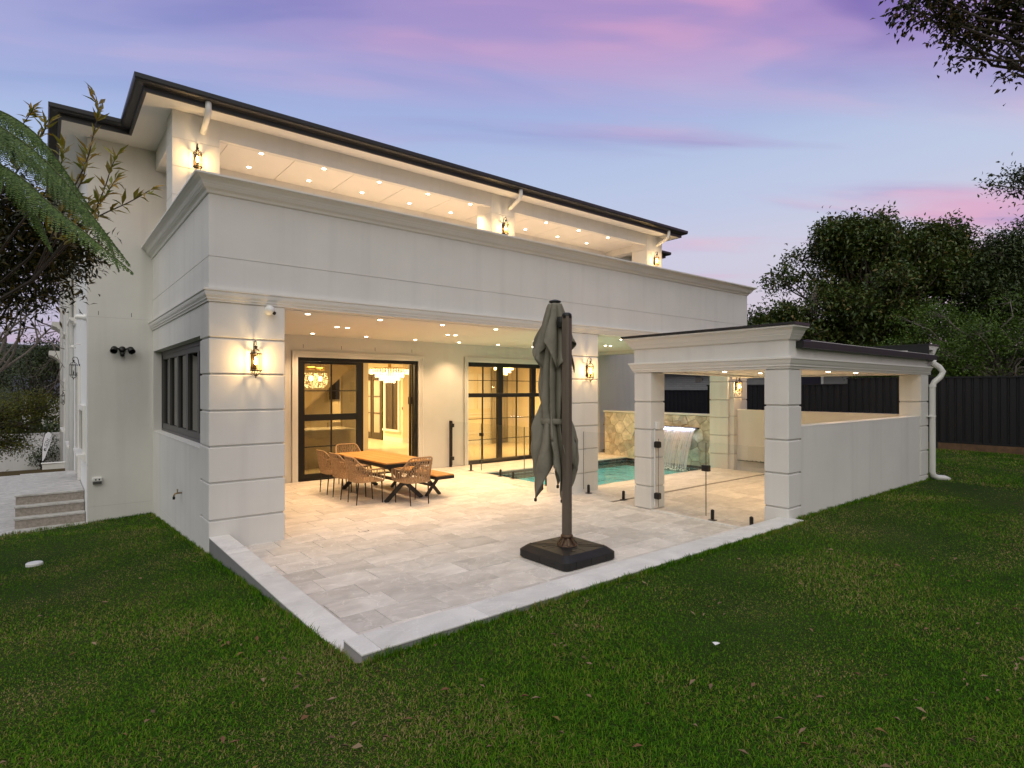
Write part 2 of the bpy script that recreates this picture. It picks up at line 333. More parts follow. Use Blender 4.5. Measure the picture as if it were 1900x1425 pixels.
# ================================================================ mesh helpers
class MB:
    def __init__(s): s.v, s.f = [], []
    def add(s, vs_, fs):
        o = len(s.v); s.v += [tuple(q) for q in vs_]; s.f += [tuple(i + o for i in f) for f in fs]; return s
    def box(s, x0, x1, y0, y1, z0, z1):
        v = [(x, y, z) for z in (z0, z1) for y in (y0, y1) for x in (x0, x1)]
        return s.add(v, [(0, 2, 3, 1), (4, 5, 7, 6), (0, 1, 5, 4), (2, 6, 7, 3), (0, 4, 6, 2), (1, 3, 7, 5)])
    def bbox(s, x0, x1, y0, y1, z0, z1, b=0.004):
        """box with chamfered top edges"""
        v = [(x0, y0, z0), (x1, y0, z0), (x1, y1, z0), (x0, y1, z0), (x0, y0, z1 - b), (x1, y0, z1 - b), (x1, y1, z1 - b), (x0, y1, z1 - b),
             (x0 + b, y0 + b, z1), (x1 - b, y0 + b, z1), (x1 - b, y1 - b, z1), (x0 + b, y1 - b, z1)]
        return s.add(v, [(3, 2, 1, 0), (0, 1, 5, 4), (1, 2, 6, 5), (2, 3, 7, 6), (3, 0, 4, 7), (4, 5, 9, 8), (5, 6, 10, 9), (6, 7, 11, 10), (7, 4, 8, 11), (8, 9, 10, 11)])
    def cham(s, x0, x1, y0, y1, z0, z1, b=0.006):
        """box whose four vertical edges and top/bottom rims are chamfered"""
        def ring(z, i): return [(x0 + b + i, y0 + i, z), (x1 - b - i, y0 + i, z), (x1 - i, y0 + b + i, z), (x1 - i, y1 - b - i, z), (x1 - b - i, y1 - i, z), (x0 + b + i, y1 - i, z), (x0 + i, y1 - b - i, z), (x0 + i, y0 + b + i, z)]
        v = ring(z0, b) + ring(z0 + b, 0) + ring(z1 - b, 0) + ring(z1, b)
        f = [tuple(range(7, -1, -1)), tuple(range(24, 32))]
        for k in range(3):
            for i in range(8):
                j = (i + 1) % 8
                f.append((k * 8 + i, k * 8 + j, k * 8 + 8 + j, k * 8 + 8 + i))
        return s.add(v, f)
    def quad(s, a, b, c, d): return s.add([a, b, c, d], [(0, 1, 2, 3)])
    def tube(s, pts, r, n=8, cap=True):
        pts = [Vector(p) for p in pts]
        rs = r if isinstance(r, (list, tuple)) else [r] * len(pts)
        vs_, fs = [], []
        up = None
        for i, p in enumerate(pts):
            a = pts[max(0, i - 1)]; b = pts[min(len(pts) - 1, i + 1)]
            t = (b - a).normalized()
            if up is None:
                up = Vector((0, 0, 1)) if abs(t.z) < 0.9 else Vector((1, 0, 0))
                u = t.cross(up).normalized()
            else:
                u = (u - t * u.dot(t)).normalized()
            w = t.cross(u)
            for k in range(n):
                an = 2 * math.pi * k / n
                vs_.append(p + (u * math.cos(an) + w * math.sin(an)) * rs[i])
        for i in range(len(pts) - 1):
            for k in range(n):
                k2 = (k + 1) % n
                fs.append((i * n + k, i * n + k2, (i + 1) * n + k2, (i + 1) * n + k))
        if cap:
            fs.append(tuple(range(n - 1, -1, -1))); fs.append(tuple(range((len(pts) - 1) * n, len(pts) * n)))
        return s.add(vs_, fs)
    def bar(s, a, b, w, h, up=(0, 0, 1)):
        """rectangular bar from a to b: w across, h along up"""
        a, b = Vector(a), Vector(b); t = (b - a).normalized(); up = Vector(up)
        u = t.cross(up).normalized() * (w / 2); q = u.cross(t).normalized() * (h / 2)
        v = [a - u - q, a + u - q, a + u + q, a - u + q, b - u - q, b + u - q, b + u + q, b - u + q]
        return s.add(v, [(0, 1, 2, 3), (7, 6, 5, 4), (0, 4, 5, 1), (1, 5, 6, 2), (2, 6, 7, 3), (3, 7, 4, 0)])
    def lathe(s, prof, c=(0, 0, 0), n=16, cap=True, ph=0.0):
        vs_, fs = [], []
        for (r, z) in prof:
            for k in range(n):
                an = 2 * math.pi * k / n + ph
                vs_.append((c[0] + r * math.cos(an), c[1] + r * math.sin(an), c[2] + z))
        for i in range(len(prof) - 1):
            for k in range(n):
                k2 = (k + 1) % n
                fs.append((i * n + k, i * n + k2, (i + 1) * n + k2, (i + 1) * n + k))
        if cap:
            fs.append(tuple(range(n - 1, -1, -1))); fs.append(tuple(range((len(prof) - 1) * n, len(prof) * n)))
        return s.add(vs_, fs)
    def sweep(s, prof, path, closed_prof=True):
        """prof: (out, z) list; path: (x, y, dx, dy): each profile point sits at (x,y) + out*(dx,dy). Ends are capped."""
        m = len(prof); vs_, fs = [], []
        for (x, y, dx, dy) in path:
            for (o, z) in prof: vs_.append((x + o * dx, y + o * dy, z))
        kk = m if closed_prof else m - 1
        for i in range(len(path) - 1):
            for k in range(kk):
                k2 = (k + 1) % m
                fs.append((i * m + k, (i + 1) * m + k, (i + 1) * m + k2, i * m + k2))
        if closed_prof:
            fs.append(tuple(range(m))); fs.append(tuple(range(len(path) * m - 1, (len(path) - 1) * m - 1, -1)))
        return s.add(vs_, fs)
    def build(s, name, m, parent=None, smooth=False, base=None):
        me = bpy.data.meshes.new(name)
        b = Vector(base) if base is not None else root_loc(parent)
        me.from_pydata([(p[0] - b.x, p[1] - b.y, p[2] - b.z) for p in s.v], [], s.f)
        return link(name, me, m, parent, smooth, b if parent is None else None)

def root_loc(p):
    v = Vector((0, 0, 0))
    while p is not None:
        v = v + Vector(p.location); p = p.parent
    return v
def link(name, me, m, parent=None, smooth=False, loc=None):
    if m is not None: me.materials.append(m)
    if smooth: me.polygons.foreach_set('use_smooth', [True] * len(me.polygons))
    me.update()
    o = bpy.data.objects.new(name, me)
    COL.objects.link(o)
    if parent is not None: o.parent = parent
    elif loc is not None: o.location = loc
    return o
def np_mesh(name, V, F, m, parent=None, smooth=False):
    """V (n,3), F (k, c): quick mesh for leaves and grass"""
    me = bpy.data.meshes.new(name)
    V = np.asarray(V, dtype=np.float32); F = np.asarray(F, dtype=np.int32)
    b = root_loc(parent)
    V = V - np.array([b.x, b.y, b.z], dtype=np.float32)
    me.vertices.add(len(V)); me.vertices.foreach_set('co', V.ravel())
    k, c = F.shape
    me.loops.add(k * c); me.loops.foreach_set('vertex_index', F.ravel())
    me.polygons.add(k); me.polygons.foreach_set('loop_start', np.arange(k, dtype=np.int32) * c)
    me.polygons.foreach_set('loop_total', np.full(k, c, dtype=np.int32))
    me.update(calc_edges=True)
    return link(name, me, m, parent, smooth)
def thing(name, label, cat, loc=(0, 0, 0), rz=0.0, group=None):
    o = bpy.data.objects.new(name, None); COL.objects.link(o)
    o.empty_display_size = 0.1
    o.location = loc; o.rotation_euler = (0, 0, rz)
    return tag(o, label, cat, group)
def tag(o, label, cat, group=None):
    o['label'] = label; o['category'] = cat
    if group: o['group'] = group
    return o
def struct(o): o['kind'] = 'structure'; return o
def stuff(o): o['kind'] = 'stuff'; return o
def copy_part(ch, parent):
    c = ch.copy(); COL.objects.link(c); c.parent = parent
    for g in ch.children: copy_part(g, c)
    return c
def dup(root, loc, rz=0.0, label=None):
    r = root.copy(); COL.objects.link(r); r.location = loc; r.rotation_euler = (0, 0, rz)
    if label: r['label'] = label
    for ch in root.children: copy_part(ch, r)
    return r
# ================================================================ ground
def gz(x, y):
    if x < 1.6:
        z = 0.2 - 0.059 * min(max(y - 3.5, 0), 9.0) - (0.04 * min(max(1.55 - x, 0), 2.0) if y > 5 else 0.0) * min(1, max(0, (y - 5) / 5))
        if y > 12.5: z = min(z, -0.50)
        if y > 20: z = -0.56 - 0.02 * (min(y, 24) - 20)
        if y > 24: z = -0.64 - 0.105 * (y - 24)
        return max(z, -7.0)
    z = 0.188 + 0.02 * min(1, max(0, (x - 1.6) / 3))
    if x > 13: z = 0.225 - 0.035 * max(0, min(y, 40) - 8)
    if y > 40: z = -0.9 - 0.06 * (y - 40)
    return max(z, -7.0)
def in_foot(x, y):
    if 1.56 < x < 7.73 and 3.53 < y < 12.4: return True
    if 7.70 < x < 13.12 and 3.69 < y < 12.4: return True
    if 13.0 < x < 13.5 and 7.4 < y < 12.4: return True
    if 0.60 < x < 15.6 and 12.36 < y < 30: return True
    return False
gx = sorted(set([-400, -200, -100, -60, -40, -25, -18] + [round(-14 + 0.8 * i, 2) for i in range(18)] + [0.59, 1.0, 1.555, 1.6, 3, 4.5, 6, 7.71, 9, 11, 13.05, 13.12, 13.5, 14.5, 15.6] + [16.5 + 1.2 * i for i in range(12)] + [34, 40, 55, 80, 120, 200, 400]))
gy = sorted(set([-400, -150, -60, -30, -15, -8, -5] + [-3 + 0.9 * i for i in range(8)] + [3.52, 3.69, 4.4, 5.2, 6, 6.8, 7.6, 8.4, 9.2, 10, 10.8, 11.6, 12.36, 12.6, 13.4, 15, 17, 20, 22, 24, 26, 28, 30, 33, 36, 40, 46, 55, 70, 100, 150, 250, 400]))
V = [(x, y, gz(x, y)) for y in gy for x in gx]
nx = len(gx); F = []
for j in range(len(gy) - 1):
    for i in range(nx - 1):
        cx, cy_ = (gx[i] + gx[i + 1]) / 2, (gy[j] + gy[j + 1]) / 2
        if in_foot(cx, cy_): continue
        F.append((j * nx + i, j * nx + i + 1, (j + 1) * nx + i + 1, (j + 1) * nx + i))
lawn_m = bpy.data.materials.new('turf_ground'); lawn_m.use_nodes = True
def _lawn():
    n, l = lawn_m.node_tree.nodes, lawn_m.node_tree.links
    p = n['Principled BSDF']; p.inputs['Roughness'].default_value = 1.0; p.inputs['Specular IOR Level'].default_value = 0.1
    g = n.new('ShaderNodeNewGeometry')
    a = n.new('ShaderNodeTexNoise'); a.inputs['Scale'].default_value = 0.9; a.inputs['Detail'].default_value = 6
    b = n.new('ShaderNodeTexNoise'); b.inputs['Scale'].default_value = 55; b.inputs['Detail'].default_value = 5
    l.new(g.outputs['Position'], a.inputs[0]); l.new(g.outputs['Position'], b.inputs[0])
    ad = n.new('ShaderNodeMath'); ad.operation = 'MULTIPLY_ADD'; ad.inputs[1].default_value = 0.5; l.new(a.outputs[0], ad.inputs[0]); l.new(b.outputs[0], ad.inputs[2])
    cr = n.new('ShaderNodeValToRGB'); e = cr.color_ramp.elements
    e[0].position = 0.55; e[0].color = (0.014, 0.026, 0.005, 1); e[1].position = 0.95; e[1].color = (0.055, 0.055, 0.02, 1)
    k = e.new(0.74); k.color = (0.030, 0.062, 0.008, 1)
    l.new(ad.outputs[0], cr.inputs[0])
    # the far front yard is dry
    sp = n.new('ShaderNodeSeparateXYZ'); l.new(g.outputs['Position'], sp.inputs[0])
    mr = n.new('ShaderNodeMapRange'); mr.inputs['From Min'].default_value = 20; mr.inputs['From Max'].default_value = 22; l.new(sp.outputs[1], mr.inputs[0])
    mx = n.new('ShaderNodeMix'); mx.data_type = 'RGBA'; l.new(mr.outputs[0], mx.inputs[0]); l.new(cr.outputs[0], mx.inputs[6]); mx.inputs[7].default_value = (0.085, 0.062, 0.028, 1)
    l.new(mx.outputs[2], p.inputs['Base Color'])
    bp = n.new('ShaderNodeBump'); bp.inputs['Distance'].default_value = 0.03; l.new(b.outputs[0], bp.inputs['Height']); l.new(bp.outputs[0], p.inputs['Normal'])
_lawn()
ground = np_mesh('ground', V, F, lawn_m); struct(ground)

# paved side path and its steps (left of the house)
mb = MB().box(-9, 0.592, 12.46, 21.0, -0.55, -0.42)
side_path = struct(mb.build('side_path', M['terrazzo'], None, base=(0, 12, -0.5)))
steps = thing('stone_steps', 'pale stone steps with pebbly grey risers against the side wall of the house', 'steps', (0.1, 12.95, -0.42))
for k, (y0, z0, z1) in enumerate(((12.93, -0.42, -0.245), (13.13, -0.245, -0.075), (13.33, -0.075, 0.095))):
    MB().box(-0.37, 0.59, y0, 16.6, z0, z1 - 0.03).build('riser', M['riser'], steps)
    MB().bbox(-0.385, 0.591, y0 - 0.014, (13.13, 13.33, 16.62)[k] - 0.001, z1 - 0.03, z1, 0.004).build('tread', M['terrazzo'], steps)

# ================================================================ patio: slab, pavers, kerbs, drains
patio = struct(MB().box(1.56, 7.93, 3.56, 12.34, -0.30, -0.012).build('patio', M['joint'], None, base=(1.56, 3.56, 0)))
mb2 = MB().box(7.935, 13.10, 3.70, 8.06, -0.30, -0.012).box(7.935, 13.9, 11.02, 12.34, -0.30, -0.012)
mb2.build('pool_deck_bed', M['joint'], patio)
TL, TW, G = 0.572, 0.374, 0.0055
tiles = []
def in_hole(x0, x1, y0, y1):
    return False
def lay(xa, xb, ya, yb, x_ref, y_ref, seed):
    rr = random.Random(seed)
    j0 = math.floor((ya - y_ref) / TW)
    j = j0
    while y_ref + j * TW < yb - 0.01:
        y0, y1 = max(ya, y_ref + j * TW), min(yb, y_ref + (j + 1) * TW)
        sh = (0.0, 0.5, 0.27, 0.77)[j % 4] * TL + rr.uniform(-0.03, 0.03)
        i = math.floor((xa - x_ref - sh) / TL)
        while x_ref + sh + i * TL < xb - 0.01:
            x0, x1 = max(xa, x_ref + sh + i * TL), min(xb, x_ref + sh + (i + 1) * TL)
            if x1 - x0 > 0.03 and y1 - y0 > 0.03: tiles.append((x0 + G / 2, x1 - G / 2, y0 + G / 2, y1 - G / 2))
            i += 1
        j += 1
lay(1.80, 7.52, 3.80, 12.33, 2.27, 4.406, 1)          # main terrace
lay(7.66, 13.05, 3.85, 8.055, 2.27, 4.406, 2)         # under the pavilion and along the pool
lay(7.526, 7.655, 3.85, 12.33, 7.3, 4.406, 3)
lay(7.66, 7.93, 8.06, 12.33, 7.5, 4.406, 4)
lay(7.94, 13.9, 11.03, 12.33, 2.27, 4.406, 5)
# the drain slot under the pavilion's rear edge
DR = (6.72, 6.80)
tt = []
for (x0, x1, y0, y1) in tiles:
    if x0 > 7.65 and y1 > DR[0] and y0 < DR[1]:
        if DR[0] - y0 > 0.03: tt.append((x0, x1, y0, DR[0] - 0.004))
        if y1 - DR[1] > 0.03: tt.append((x0, x1, DR[1] + 0.004, y1))
    else: tt.append((x0, x1, y0, y1))
tiles = tt
def dist(t):
    return math.hypot((t[0] + t[1]) / 2, (t[2] + t[3]) / 2)
tiles.sort(key=dist)
near, rest = tiles[:298], tiles[298:]
mesh_cache = {}
tr = random.Random(5)
for (x0, x1, y0, y1) in near:
    key = (round(x1 - x0, 3), round(y1 - y0, 3))
    dz = tr.uniform(-0.0012, 0.0012)
    if key in mesh_cache:
        o = mesh_cache[key].copy(); COL.objects.link(o)
    else:
        o = MB().bbox(-key[0] / 2, key[0] / 2, -key[1] / 2, key[1] / 2, -0.03, 0.0, 0.0025).build('paver', M['tile'], None, base=(0, 0, 0))
        o.parent = patio; mesh_cache[key] = o
    o.location = Vector(((x0 + x1) / 2, (y0 + y1) / 2, dz)) - patio.location
mb = MB()
for (x0, x1, y0, y1) in rest: mb.bbox(x0, x1, y0, y1, -0.03, tr.uniform(-0.001, 0.001), 0.0025)
stuff(mb.build('paver', M['tile'], patio))
MB().box(7.69, 13.0, DR[0], DR[1], -0.1, -0.02).build('drain_channel', M['drain'], patio)
mb = MB().box(3.36, 3.50, 7.47, 7.476, -0.001, 0.0025).box(3.36, 3.366, 7.476, 7.53, -0.001, 0.0025).box(3.494, 3.50, 7.476, 7.53, -0.001, 0.0025)
mb.build('floor_waste', M['drain'], patio)
# threshold strip of the pavilion
MB().box(7.60, 7.66, 4.03, 5.89, -0.02, 0.012).build('threshold_strip', M['coping'], patio)

# left kerb (level) and front kerb (a little higher), each capped with stone slabs
lk = thing('left_kerb', 'low grey rendered kerb with pale stone capping running out from the rusticated corner column', 'kerb', (1.66, 5.8, 0))
MB().box(1.557, 1.78, 3.83, 7.735, -0.6, 0.1535).build('kerb_wall', M['grey_kerb'], lk)
ys = [3.822, 4.845, 5.87, 6.82, 7.738]
for a, b in zip(ys, ys[1:]): MB().cham(1.554, 1.783, a + 0.0015, b - 0.0015, 0.154, 0.168, 0.003).build('capping_slab', M['coping'], lk)
fk = thing('front_kerb', 'long grey rendered kerb with pale stone capping between the lawn and the terrace', 'kerb', (4.6, 3.65, 0))
MB().box(1.599, 7.72, 3.524, 3.814, -0.3, 0.2275).build('kerb_wall', M['grey_kerb'], fk)
xs = [1.595, 1.735, 2.62, 3.50, 4.36, 5.17, 6.02, 6.87, 7.725]
for a, b in zip(xs, xs[1:]): MB().cham(a + 0.0015, b - 0.0015, 3.52, 3.818, 0.228, 0.242, 0.003).build('capping_slab', M['coping'], fk)

# ================================================================ pool
pool = thing('swimming_pool', 'turquoise swimming pool edged with dark mosaic beside the sandstone water wall', 'pool', (10.5, 9.5, -0.6))
PX0, PX1, PY0, PY1 = 7.98, 13.10, 8.10, 10.98
mb = MB().box(PX0, PX1, PY0, PY1, -1.45, -1.40)
mb.box(PX0 - 0.03, PX0, PY0, PY1, -1.40, -0.03).box(PX1, PX1 + 0.02, PY0, PY1, -1.40, -0.03).box(PX0, PX1, PY0 - 0.03, PY0, -1.40, -0.03).box(PX0, PX1, PY1, PY1 + 0.03, -1.40, -0.03)
mb.build('pool_shell', M['poolshell'], pool)
def mosaic(p0, p1, nrm, n):
    """small waterline tiles on one wall, joined: each is only a pixel or two"""
    m_ = MB(); p0, p1 = Vector(p0), Vector(p1); d = (p1 - p0); L = d.length; d.normalize(); nn = Vector(nrm)
    k = int(L / 0.105)
    for i in range(k):
        for r_ in range(3):
            a = p0 + d * (i * L / k + 0.003); b = p0 + d * ((i + 1) * L / k - 0.003)
            z0, z1 = -0.24 + r_ * 0.073, -0.24 + r_ * 0.073 + 0.068
            t_ = nn * 0.008
            m_.add([(*a.xy, z0), (*b.xy, z0), (*b.xy, z1), (*a.xy, z1), (*(a + t_).xy, z0), (*(b + t_).xy, z0), (*(b + t_).xy, z1), (*(a + t_).xy, z1)],
                   [(4, 5, 6, 7), (0, 1, 5, 4), (3, 7, 6, 2), (0, 4, 7, 3), (1, 2, 6, 5)])
    return m_
for nm, a, b, nr in (('w', (PX0, PY1, 0), (PX1, PY1, 0), (0, -1, 0)), ('w', (PX1, PY0, 0), (PX1, PY1, 0), (-1, 0, 0)), ('w', (PX0, PY0, 0), (PX0, PY1, 0), (1, 0, 0)), ('w', (PX0, PY0, 0), (PX1, PY0, 0), (0, 1, 0))):
    stuff(mosaic(a, b, nr, 1).build('waterline_tile', M['mosaic'], pool))
water = MB().quad((PX0 + 0.009, PY0 + 0.009, -0.105), (PX1 - 0.009, PY0 + 0.009, -0.105), (PX1 - 0.009, PY1 - 0.009, -0.105), (PX0 + 0.009, PY1 - 0.009, -0.105)).build('pool_water', M['water'], None, base=(10.5, 9.5, -0.105))
struct(water)
# stone edge of the pool
mb = MB()
cop = []
def edge_slabs(x0, x1, y0, y1, along):
    L = (x1 - x0) if along == 'x' else (y1 - y0)
    k = max(1, round(L / 0.6))
    for i in range(k):
        a, b = i * L / k, (i + 1) * L / k
        q = (x0 + a + 0.002, x0 + b - 0.002, y0, y1) if along == 'x' else (x0, x1, y0 + a + 0.002, y0 + b - 0.002)
        MB().cham(*q, -0.025, 0.004, 0.003).build('edge_slab', M['tile'], pool)
edge_slabs(7.94, 13.05, 8.062, 8.112, 'x')
edge_slabs(7.94, 13.10, 10.97, 11.024, 'x')
edge_slabs(7.936, 7.988, 8.118, 10.964, 'y')

# sandstone water wall: irregular stones over a mortar core
sw = thing('stone_wall', 'crazy-paved sandstone water wall standing along the far end of the pool', 'stone wall', (13.3, 10.0, 0))
MB().box(13.14, 13.42, 8.14, 11.86, -1.0, 1.27).build('wall_core', mat('sandstone_mortar', srgb(166, 152, 128), 0.95, noise=(9, 0.2)), sw)
MB().cham(13.10, 13.46, 8.137, 11.875, 1.272, 1.312, 0.004).build('capping', M['trim'], sw)
def voronoi_cells(x0, x1, y0, y1, pts):
    """clip the rectangle by the bisectors to every other point"""
    cells = []
    for i, p in enumerate(pts):
        poly = [(x0, y0), (x1, y0), (x1, y1), (x0, y1)]
        for j, q in enumerate(pts):
            if i == j: continue
            mx_, my_ = (p[0] + q[0]) / 2, (p[1] + q[1]) / 2
            nx_, ny_ = q[0] - p[0], q[1] - p[1]
            if nx_ * nx_ + ny_ * ny_ > 1.2: continue
            out = []
            for k in range(len(poly)):
                a, b = poly[k], poly[(k + 1) % len(poly)]
                da = (a[0] - mx_) * nx_ + (a[1] - my_) * ny_; db = (b[0] - mx_) * nx_ + (b[1] - my_) * ny_
                if da <= 0: out.append(a)
                if da * db < 0:
                    t = da / (da - db); out.append((a[0] + t * (b[0] - a[0]), a[1] + t * (b[1] - a[1])))
            poly = out
            if len(poly) < 3: break
        if len(poly) >= 3: cells.append((p, poly))
    return cells
rs = random.Random(11)
pts = []
for _ in range(4000):
    q = (rs.uniform(8.15, 11.85), rs.uniform(-0.1, 1.26))
    if all((q[0] - a[0]) ** 2 + ((q[1] - a[1]) * 1.15) ** 2 > (0.20 + 0.09 * rs.random()) ** 2 for a in pts): pts.append(q)
SP = (8.62, 9.95, 0.93)          # water spout slot: y from, y to, z
for (p, poly) in voronoi_cells(8.15, 11.85, -0.10, 1.265, pts):
    cx = sum(a[0] for a in poly) / len(poly); cz = sum(a[1] for a in poly) / len(poly)
    d = rs.uniform(0.012, 0.028)
    sh = [(cx + (a[0] - cx) * (1 - 0.010 / max(0.06, math.hypot(a[0] - cx, a[1] - cz))), cz + (a[1] - cz) * (1 - 0.010 / max(0.06, math.hypot(a[0] - cx, a[1] - cz)))) for a in poly]
    inn = [(cx + (a[0] - cx) * 0.90, cz + (a[1] - cz) * 0.90) for a in sh]
    k = len(sh); m_ = MB()
    tilt = rs.uniform(-0.012, 0.012)
    m_.add([(13.14, a, z) for a, z in sh] + [(13.14 - d * 0.75, a, z) for a, z in sh] + [(13.14 - d - tilt * ((a - cx) * 4), a, z) for a, z in inn],
           [tuple(range(3 * k - 1, 2 * k - 1, -1))] + [(i, (i + 1) % k, k + (i + 1) % k, k + i)[::-1] for i in range(k)] + [(k + i, k + (i + 1) % k, 2 * k + (i + 1) % k, 2 * k + i)[::-1] for i in range(k)])
    m_.build('stone', M['sandstone'][rs.randrange(5)], sw)
MB().box(13.03, 13.141, SP[0], SP[1], SP[2] - 0.012, SP[2] + 0.03).build('water_spout', M['drain'], sw)
# sheet of water falling from the spout, strand by strand
wf = thing('waterfall', 'thin sheet of falling water pouring from the sandstone wall into the pool', 'waterfall', (12.9, 9.8, -0.1))
strand_m = []  # pink and blue strand tones: coloured LED light put into the water colour
for i, (c, r_) in enumerate(((srgb(250, 251, 255), 0.2), (srgb(232, 238, 250), 0.2), (srgb(240, 222, 232), 0.2), (srgb(190, 214, 245), 0.2))):
    m_ = mat('falling_water_%d' % i, c, 0.25)
    n_, l_ = m_.node_tree.nodes, m_.node_tree.links
    t_ = n_.new('ShaderNodeBsdfTransparent'); x_ = n_.new('ShaderNodeMixShader'); x_.inputs[0].default_value = 0.9
    l_.new(t_.outputs[0], x_.inputs[1]); l_.new(n_['Principled BSDF'].outputs[0], x_.inputs[2]); l_.new(x_.outputs[0], n_['Material Output'].inputs[0])
    strand_m.append(m_)
rw = random.Random(3)
grp = [MB(), MB(), MB(), MB()]
for i in range(620):
    y0 = rw.uniform(SP[0] + 0.03, SP[1] - 0.03); sp_ = rw.uniform(0.9, 1.12); w_ = rw.uniform(0.0016, 0.0055)
    ts = rw.uniform(0, 0.12) if rw.random() < 0.5 else rw.uniform(0.0, 0.8)
    te = min(1.0, ts + rw.uniform(0.25, 0.9))
    pts_ = []
    for k in range(9):
        t_ = (ts + (te - ts) * k / 8) * 0.455
        pts_.append((13.04 - 1.05 * sp_ * t_, y0 + (y0 - 9.3) * 0.05 * t_ + 0.003 * math.sin(40 * t_ + i), SP[2] - 4.9 * t_ * t_))
    g_ = 0 if te < 0.55 else (rw.choice((0, 1, 2)) if te < 0.85 else rw.choice((0, 1, 2, 3)))
    grp[g_].tube(pts_, [w_ * 0.6] + [w_] * 7 + [w_ * 0.4], 4, False)
sd_ = bpy.data.lights.new('added_spout_light', 'AREA'); sd_.shape = 'RECTANGLE'; sd_.size = 0.06; sd_.size_y = SP[1] - SP[0] - 0.1; sd_.energy = 9; sd_.color = (0.62, 0.72, 1.0)  # unseen lamp, added at the spout to brighten the falling water
so_ = bpy.data.objects.new('added_spout_light', sd_); COL.objects.link(so_); so_.location = Vector((12.99, (SP[0] + SP[1]) / 2, SP[2] + 0.06)) - sw.location; so_.rotation_euler = (0, R(22), 0); so_.parent = sw
foam = MB()
for i in range(260):
    yy = rw.uniform(SP[0] + 0.0, SP[1] - 0.0); xx = 12.565 + rw.gauss(0, 0.07); q = rw.uniform(0.004, 0.016)
    foam.lathe([(0.001, -q), (q, -q * 0.2), (q * 0.7, q * 0.6), (0.001, q)], (xx, yy, -0.10 + rw.random() ** 3 * 0.10), 5, False)
stuff(foam.build('foam', strand_m[0], wf, smooth=True))
for g_, m_ in zip(grp, strand_m): stuff(g_.build('water_strand', m_, wf, smooth=True))
# ================================================================ the house
house = thing('house', 'large two-storey white rendered house with dark hip roof, balcony parapet and lit alfresco', 'house', (1.554, 7.74, 0))
XL, YF, XR, YB = 1.554, 7.74, 13.886, 12.35
def part(name, m, fn, parent=house, **kw):
    b = MB(); fn(b); return b.build(name, M[m] if isinstance(m, str) else m, parent, **kw)

# main wall facing the terrace, with its two openings
DX0, DX1, DZ = 4.17, 7.05, 2.625
WX0, WX1, WZ0, WZ1 = 8.50, 13.30, 0.01, 2.645
def wall_main(b):
    b.box(0.594, DX0, YB, YB + 0.25, -0.7, 6.28).box(DX1, WX0, YB, YB + 0.25, -0.3, 6.28).box(WX1, 15.6, YB, YB + 0.25, -0.3, 6.28)
    b.box(DX0, DX1, YB, YB + 0.25, DZ, 6.28).box(WX0, WX1, YB, YB + 0.25, WZ1, 6.28)
part('rear_wall', 'render', wall_main)
part('wall_joint', 'groove', lambda b: b.box(0.6, 1.55, YB - 0.0015, YB, -0.083, -0.075))
part('wall_joint', 'groove', lambda b: b.box(0.6, 1.55, YB - 0.0015, YB, 3.198, 3.206))
for (u, z) in ((0.745, 3.235), (1.227, 3.235)):
    part('weep_slot', 'drain', lambda b: b.box(u, u + 0.008, YB - 0.002, YB, z, z + 0.07))
for u in (4.28, 5.12, 5.92, 6.87):
    part('weep_slot', 'drain', lambda b: b.box(u, u + 0.009, YB - 0.002, YB, 2.82, 2.90))
part('side_wall', 'side', lambda b: b.box(0.60, 0.85, YB + 0.251, 30, -3.0, 6.28))
part('far_end_wall', 'render', lambda b: b.box(15.35, 15.6, YB + 0.251, 30, -0.6, 6.28))

# infill wall on the left with the servery opening
OY0, OY1, OZ0, OZ1 = 8.24, 12.27, 1.19, 2.63
part('left_wall', 'render', lambda b: b.box(XL + 0.003, XL + 0.28, OY0 + 0.001, YB - 0.001, -0.7, OZ0).box(XL + 0.003, XL + 0.28, OY0 + 0.001, YB - 0.001, OZ1, 3.02).box(XL + 0.003, XL + 0.28, OY1, YB - 0.001, OZ0, OZ1))
part('window_ledge', 'trim', lambda b: b.cham(XL - 0.004, XL + 0.275, OY0 + 0.002, OY1 - 0.002, OZ0 + 0.001, OZ0 + 0.012, 0.003))
part('base_joint', 'groove', lambda b: b.box(XL + 0.001, XL + 0.003, OY0, YB, -0.09, -0.082))

# rusticated corner columns: a core and proud blocks with recessed joints
def column(x0, x1, y0, y1, zs, core='groove', gap=0.022, inset=0.02, blockm='render', parent=house):
    c = MB().box(x0 + inset, x1 - inset, y0 + inset, y1 - inset, zs[0], zs[-1] - 0.002).build('column', M[core], parent)
    for a, b in zip(zs, zs[1:]):
        MB().cham(x0, x1, y0, y1, a + gap / 2, b - gap / 2, 0.007 if gap > 0.01 else 0.002).build('block', M[blockm], c)
    return c
gro = [-0.75, 0.355, 0.809, 1.25, 1.684, 2.132, 2.573, 3.02]
column(XL, XL + 0.895, YF, YF + 0.50, gro)
column(7.49, 8.386, YF, YF + 0.50, [-0.05] + gro[1:])
column(12.99, XR, YF, YF + 0.50, [-0.05] + gro[1:])
up = [4.518, 4.97, 5.41, 5.85, 6.279]
for x0, x1 in ((XL, 2.227), (7.70, 8.369), (13.12, 13.80)): column(x0, x1, 10.286, 10.81, up, gap=0.007, inset=0.006)

